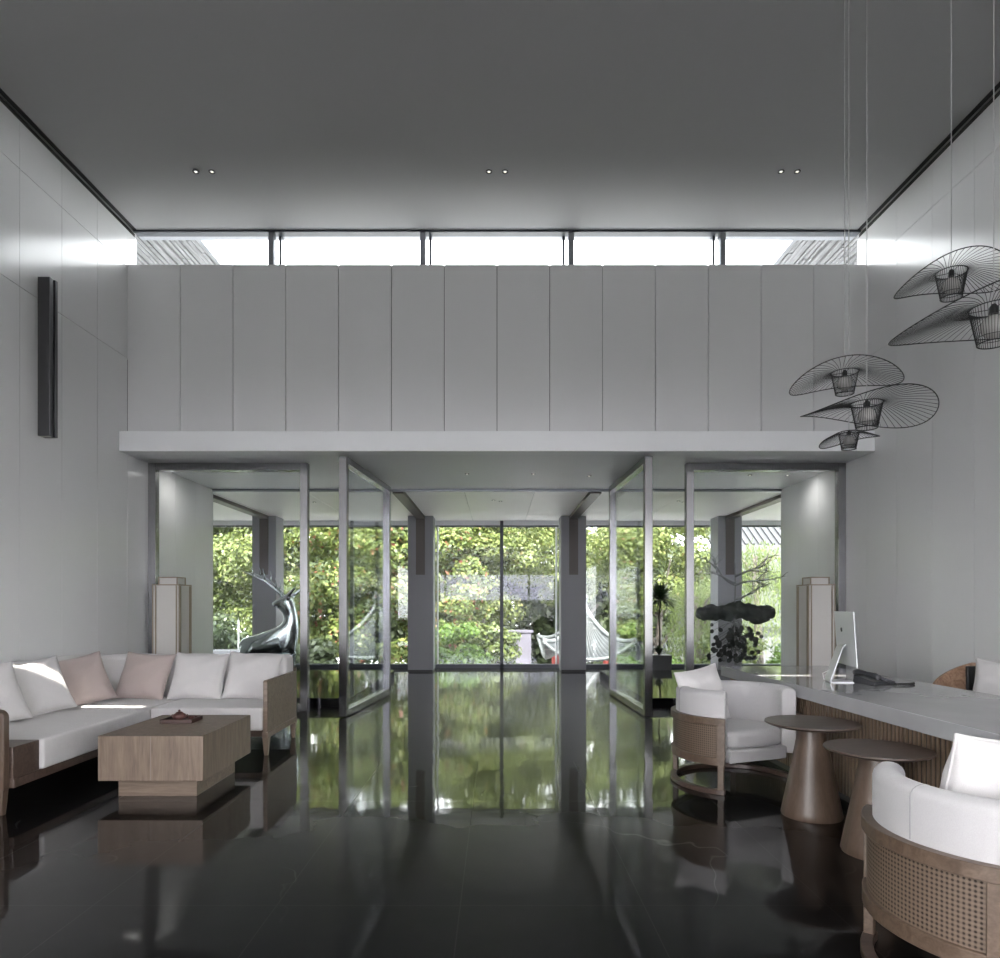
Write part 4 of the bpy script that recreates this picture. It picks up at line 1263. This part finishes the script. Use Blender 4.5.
NP = np.random.default_rng(11)
def leaf_quads(centers, normals, size, aspect=0.6):
    n = len(centers)
    rv = NP.normal(size=(n, 3))
    u = np.cross(normals, rv); u /= np.linalg.norm(u, axis=1)[:, None] + 1e-9
    v = np.cross(normals, u)
    s = size * NP.uniform(0.65, 1.3, (n, 1))
    a = centers + u * s; b = centers + v * s * aspect; c_ = centers - u * s; d = centers - v * s * aspect
    b = b + normals * s * 0.25; d = d + normals * s * 0.25
    vv = np.stack([a, b, c_, d], 1).reshape(-1, 3)
    ff = np.arange(4 * n).reshape(-1, 4)
    return vv, ff
def mesh_np(name, vv, ff, material, parent):
    me = bpy.data.meshes.new(name)
    n = len(ff); k = ff.shape[1]
    me.vertices.add(len(vv)); me.vertices.foreach_set('co', vv.astype(np.float32).ravel())
    me.loops.add(n * k); me.loops.foreach_set('vertex_index', ff.astype(np.int32).ravel())
    me.polygons.add(n); me.polygons.foreach_set('loop_start', (np.arange(n) * k).astype(np.int32))
    me.materials.append(material)
    me.update(calc_edges=True); me.validate()
    o = bpy.data.objects.new(name, me); COL.objects.link(o); o.parent = parent
    return o
def crown(ctr, rad, clumps, leaves, size, spread=0.8, clump_r=(0.22, 0.36)):
    ctr = np.array(ctr); rad = np.array(rad)
    C = []; N = []
    per = leaves // clumps
    for i in range(clumps):
        d = NP.normal(size=3); d /= np.linalg.norm(d)
        if d[1] > 0.5: d[1] *= -1
        cc = ctr + d * rad * NP.uniform(0.45, 0.95)
        r = NP.uniform(*clump_r) * rad.mean()
        dd = NP.normal(size=(per, 3)); dd /= np.linalg.norm(dd, axis=1)[:, None]
        p = cc + dd * r * NP.uniform(0.6, 1.05, (per, 1)) * np.array([1.15, 1.0, 0.75])
        nn = dd + NP.normal(size=(per, 3)) * 0.55 + np.array([0, -.1, 0.5])
        nn /= np.linalg.norm(nn, axis=1)[:, None]
        C.append(p); N.append(nn)
    return leaf_quads(np.concatenate(C), np.concatenate(N), size)
def tree(x, y, zc, rad, leaves, size, material, label, name='garden_tree', group='broadleaf trees in the garden', clumps=34, trunk_r=0.13, cat='tree'):
    t = thing(name, label, cat, (x, y, GZ), group=group)
    vv, ff = crown((0, 0, zc - GZ), rad, clumps, leaves, size)
    mesh_np('crown', vv, ff, material, t)
    rd = random.Random(int(x * 100))
    m = MB()
    top = zc - GZ
    base = [Vector((rd.uniform(-.1, .1) * i, rd.uniform(-.1, .1) * i, top * i / 5)) for i in range(6)]
    m.tube(base, [trunk_r * (1 - .13 * i) for i in range(6)], 8)
    for k in range(7):
        a = rd.uniform(0, 2 * PI); p = base[rd.choice((2, 3, 4))]
        q = p + Vector((math.cos(a) * rad[0] * .7, math.sin(a) * rad[1] * .6, rad[2] * rd.uniform(.3, .9)))
        m.tube([p, p.lerp(q, .5) + Vector((0, 0, -.1)), q], [trunk_r * .5, trunk_r * .35, trunk_r * .15], 6)
    m.build('trunk', M['bark'], t, smooth='all', fix=False)
    return t
# front row, left to right
tree(-9.3, 22.0, 2.5, (2.1, 1.8, 3.3), 20280, 0.066, M['leaf_mid'], 'broad green tree at the far left of the garden, left of the outer column')
tree(-6.6, 21.0, 3.1, (1.9, 1.7, 3.4), 23400, 0.066, M['leaf_yellow'], 'yellow green tree behind the steel deer')
tree(-4.2, 20.0, 2.7, (1.8, 1.6, 3.3), 24960, 0.066, M['leaf_red'], 'red tipped tree seen beside the open door on the sofa side')
tree(-2.0, 20.6, 2.2, (1.6, 1.5, 2.9), 21840, 0.066, M['leaf_red'], 'red tipped tree partly behind the inner column on the sofa side')
tree(-0.4, 22.5, 3.6, (2.0, 1.7, 2.7), 24960, 0.066, M['leaf_yellow'], 'yellow green tree over the middle of the garden view')
tree(2.3, 25.2, 3.7, (2.1, 1.8, 2.8), 24960, 0.066, M['leaf_yellow'], 'yellow green tree above the pavilion roof')
tree(5.0, 22.0, 3.1, (2.1, 1.8, 3.1), 26520, 0.066, M['leaf_yellow'], 'yellow green tree seen beside the open door on the counter side')
# darker trees behind
for x, y, lb in ((-12.5, 27, 'dark tree behind the far left garden tree'), (-8.0, 28, 'dark tree behind the yellow tree over the deer'), (-4.6, 27, 'dark tree behind the red tipped trees'), (-1.4, 28, 'dark tree behind the left half of the middle bay'), (1.6, 28.5, 'dark tree behind the right half of the middle bay'), (4.9, 28, 'dark tree behind the pavilion'), (7.5, 34.6, 'dark tree behind the willow')):
    tree(x, y, 2.4, (2.6, 1.7, 5.2), 14000, 0.17, M['leaf_dark'], lb, group='dark trees at the back of the garden', clumps=40)
def shrub(x, y, zc, rad, leaves, size, material, label, group='shrubs along the terrace'):
    t = thing('garden_shrub', label, 'shrub', (x, y, GZ), group=group)
    vv, ff = crown((0, 0, zc - GZ), rad, 20, leaves, size, clump_r=(0.3, 0.45))
    mesh_np('foliage', vv, ff, material, t)
    m = MB(); rd = random.Random(int(x * 77))
    for k in range(8):
        a = rd.uniform(0, 2 * PI)
        m.tube([(0, 0, 0), (math.cos(a) * rad[0] * .4, math.sin(a) * rad[1] * .4, (zc - GZ) * .7), (math.cos(a) * rad[0] * .7, math.sin(a) * rad[1] * .7, (zc - GZ) + rad[2] * .4)], [.04, .03, .01], 5)
    m.build('stems', M['bark'], t, fix=False)
shrub(-1.0, 18.6, -0.15, (0.95, .7, .95), 4500, 0.075, M['leaf_bright'], 'bright green shrub low in the middle bay beside the column')
shrub(0.0, 19.6, 0.1, (0.7, .6, .9), 2600, 0.07, M['leaf_mid'], 'loose green shrub behind the bright shrub')
shrub(3.9, 18.2, -0.55, (0.9, .6, .7), 3500, 0.07, M['leaf_bright'], 'bright green shrub low beside the counter side door')
shrub(-7.6, 18.6, 0.0, (1.5, .8, .9), 3800, 0.085, M['leaf_dark'], 'dark shrub behind the glass balustrade')
shrub(-4.7, 18.4, -0.3, (1.3, .7, .9), 3500, 0.08, M['leaf_dark'], 'dark shrub low behind the steel deer')
shrub(-2.6, 18.7, -0.4, (.9, .7, .9), 2800, 0.08, M['leaf_red'], 'red tipped shrub low beside the sofa side door')
shrub(6.3, 18.3, -0.2, (1.0, .7, .8), 3300, 0.07, M['leaf_mid'], 'green shrub under the willow')
shrub(7.9, 18.0, -0.2, (.8, .6, .7), 2400, 0.07, M['leaf_bright'], 'bright green shrub before the white house')

# weeping willows
def willow(x, y, top, rx, n, drop, label):
    t = thing('willow_tree', label, 'tree', (x, y, GZ), group='weeping willows on the counter side')
    C = []; N = []
    for i in range(n):
        a = NP.uniform(0, 2 * PI); r = rx * math.sqrt(NP.uniform(0.02, 1))
        px, py = r * math.cos(a), r * math.sin(a) * .8
        z0 = top - GZ - 0.45 * (r / rx) ** 2 * rx + NP.uniform(-.3, .1)
        L_ = drop * NP.uniform(.5, 1.0)
        k = int(L_ / 0.055)
        s = np.linspace(0, 1, k)
        sway = NP.normal(size=2) * .12
        p = np.stack([px * (1 + .12 * s) + sway[0] * s ** 2 + NP.normal(size=k) * .03, py + sway[1] * s ** 2 + NP.normal(size=k) * .03, z0 - L_ * s], 1)
        C.append(p)
        nn = np.stack([NP.normal(size=k), NP.normal(size=k), NP.normal(size=k) * .3], 1); nn /= np.linalg.norm(nn, axis=1)[:, None]
        N.append(nn)
    C = np.concatenate(C); N = np.concatenate(N)
    k = len(C)
    down = np.tile(np.array([0, 0, -1.0]), (k, 1)) + NP.normal(size=(k, 3)) * .25
    down /= np.linalg.norm(down, axis=1)[:, None]
    side = np.cross(down, N); side /= np.linalg.norm(side, axis=1)[:, None] + 1e-9
    L_ = NP.uniform(.06, .10, (k, 1)); w = .016
    vv = np.stack([C, C + down * L_ * .5 + side * w, C + down * L_, C + down * L_ * .5 - side * w], 1).reshape(-1, 3)
    mesh_np('crown', vv, np.arange(4 * k).reshape(-1, 4), M['leaf_willow'], t)
    m = MB(); rd = random.Random(4)
    m.tube([(0, 0, 0), (.1, 0, 1.5), (-.05, 0, top - GZ - .5)], [.16, .13, .07], 8)
    for j in range(8):
        a = rd.uniform(0, 2 * PI)
        m.tube([(0.03, 0, top - GZ - 1.6), (math.cos(a) * rx * .4, math.sin(a) * rx * .3, top - GZ - .7), (math.cos(a) * rx * .8, math.sin(a) * rx * .6, top - GZ - .45)], [.06, .045, .015], 6)
    m.build('trunk', M['bark'], t, fix=False, smooth='all')
willow(5.6, 19.2, 2.1, 0.9, 190, 3.6, 'weeping willow between the open door and the moss sculpture')
willow(7.15, 19.0, 3.2, 0.75, 130, 3.4, 'weeping willow hanging before the white house')

# pavilion roof with sweeping eaves
def pavilion(x, y, half, ze, za, label):
    t = thing('garden_pavilion', label, 'pavilion', (x, y, GZ), R(0))
    nu, nv = 90, 14
    def surf(u, v):      # u -1..1 along the eave, v 0 eave .. 1 apex
        w = half * (1 - v) ** 1.0
        lift = 0.55 * abs(u) ** 3.2 * (1 - v) ** 1.5
        ext = 1 + 0.10 * abs(u) ** 4 * (1 - v)
        z = ze + (za - ze) * (v ** 1.75) + lift
        return (u * w * ext, -w * ext, z - GZ)
    m = MB()
    for s in range(4):
        rt = Matrix.Rotation(s * PI / 2, 3, 'Z')
        vs_ = []; fs_ = []
        for j in range(nv + 1):
            for i in range(nu + 1):
                u = -1 + 2 * i / nu; v = j / nv
                p = Vector(surf(u, v)); p.z += 0.07 * abs(math.sin(i * PI / 5)) * (1 - v * .6)
                vs_.append(rt @ p)
        for j in range(nv):
            for i in range(nu):
                a = j * (nu + 1) + i
                fs_.append((a, a + 1, a + nu + 2, a + nu + 1))
        m.add(vs_, fs_)
    ro = m.build('roof', M['tile'], t, fix=False)
    sd = ro.modifiers.new('solid', 'SOLIDIFY'); sd.thickness = 0.08; sd.offset = -1
    m = MB()
    for s in range(4):
        rt = Matrix.Rotation(s * PI / 2, 3, 'Z')
        m.tube([rt @ (Vector(surf(1, k / 14)) + Vector((0, 0, .06))) for k in range(15)], .075, 8)
        m.tube([rt @ (Vector(surf(-1 + 2 * k / 24, 0)) + Vector((0, 0, .02))) for k in range(25)], .05, 6)
    m.build('ridge_tiles', M['tile_light'], t, smooth='all', fix=False)
    MB().lathe([(0.16, za - GZ - .05), (0.10, za - GZ + .1), (0.17, za - GZ + .22), (0.05, za - GZ + .42), (.01, za - GZ + .5)], 16).build('finial', M['tile_light'], t, smooth=60)
    for sx in (-1, 1):
        for sy in (-1, 1):
            MB().lathe([(.09, 0), (.09, ze - GZ + .25)], 12, (sx * half * .68, sy * half * .68)).build('post', M['red_paint'], t)
    MB().box(-half * .75, half * .75, -half * .75, half * .75, 0, .3).build('base', M['deck'], t)
M['tile_light'] = mat('pale_ridge_tile', (0.068, 0.075, 0.078), rough=0.5, noise=(6, 0.2))
pavilion(2.75, 22.0, 1.25, -0.30, 1.35, 'grey tiled garden pavilion with upturned eaves behind the inner column')
# tiled garden wall to its right, lilac gate wall in the middle bay
t = thing('garden_wall', 'low white garden wall capped with grey tiles beside the pavilion', 'wall', (5.2, 23.0, GZ), kind='thing')
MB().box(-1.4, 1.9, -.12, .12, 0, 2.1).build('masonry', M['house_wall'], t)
m = MB()
for i in range(26):
    x0 = -1.45 + i * .13
    m.tube([(x0, -.34, 2.06), (x0, 0, 2.34)], .055, 6); m.tube([(x0, .34, 2.06), (x0, 0, 2.34)], .055, 6)
m.tube([(-1.5, 0, 2.38), (1.95, 0, 2.38)], .08, 8)
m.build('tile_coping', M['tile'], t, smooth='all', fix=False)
t = thing('garden_gate_wall', 'pale lilac stone slab standing in the middle of the garden', 'stone slab', (0.64, 20.7, GZ))
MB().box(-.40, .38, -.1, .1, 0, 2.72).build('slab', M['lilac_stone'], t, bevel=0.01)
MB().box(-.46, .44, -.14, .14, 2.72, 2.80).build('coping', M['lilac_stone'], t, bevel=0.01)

# white house on the right
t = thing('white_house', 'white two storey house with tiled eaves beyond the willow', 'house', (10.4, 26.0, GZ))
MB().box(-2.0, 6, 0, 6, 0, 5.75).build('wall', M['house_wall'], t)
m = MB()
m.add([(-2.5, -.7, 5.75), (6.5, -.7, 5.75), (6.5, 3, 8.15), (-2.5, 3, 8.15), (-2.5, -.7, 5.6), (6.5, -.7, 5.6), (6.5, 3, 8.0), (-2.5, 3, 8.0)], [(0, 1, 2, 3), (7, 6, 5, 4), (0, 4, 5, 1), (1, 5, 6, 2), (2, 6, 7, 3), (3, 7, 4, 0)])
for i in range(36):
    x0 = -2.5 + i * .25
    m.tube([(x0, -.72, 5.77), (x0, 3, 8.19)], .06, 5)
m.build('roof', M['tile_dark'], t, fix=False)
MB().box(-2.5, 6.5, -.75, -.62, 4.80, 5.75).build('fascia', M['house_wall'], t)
m = MB().box(-2.15, 6.1, -.45, 0, 2.75, 2.95)
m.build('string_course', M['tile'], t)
for zz in (0.9, 3.3):
    for x0 in (-1.5, 0.2):
        w_ = MB().box(x0, x0 + 1.0, -.05, .05, zz, zz + 1.2).build('window', M['dark_frame'], t)
        MB().box(x0 + .06, x0 + .94, -.07, -.04, zz + .06, zz + 1.14).build('pane', M['screen'], w_)

# glass balustrade and pale ledge on the left
t = thing('glass_balustrade', 'glass balustrade on a pale stone ledge outside at the left', 'balustrade', (-7.6, 16.6, -0.35))
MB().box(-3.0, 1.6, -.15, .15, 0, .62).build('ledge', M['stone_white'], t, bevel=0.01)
for x0 in (-2.2, -1.0, .2):
    MB().box(x0, x0 + 1.15, -.006, .006, .64, 1.32).build('glass_panel', M['glass_far'], t)
for x0 in (-2.25, -1.02, .18, 1.38):
    MB().box(x0 - .015, x0 + .015, -.02, .02, .6, 1.34).build('post', M['silver'], t)
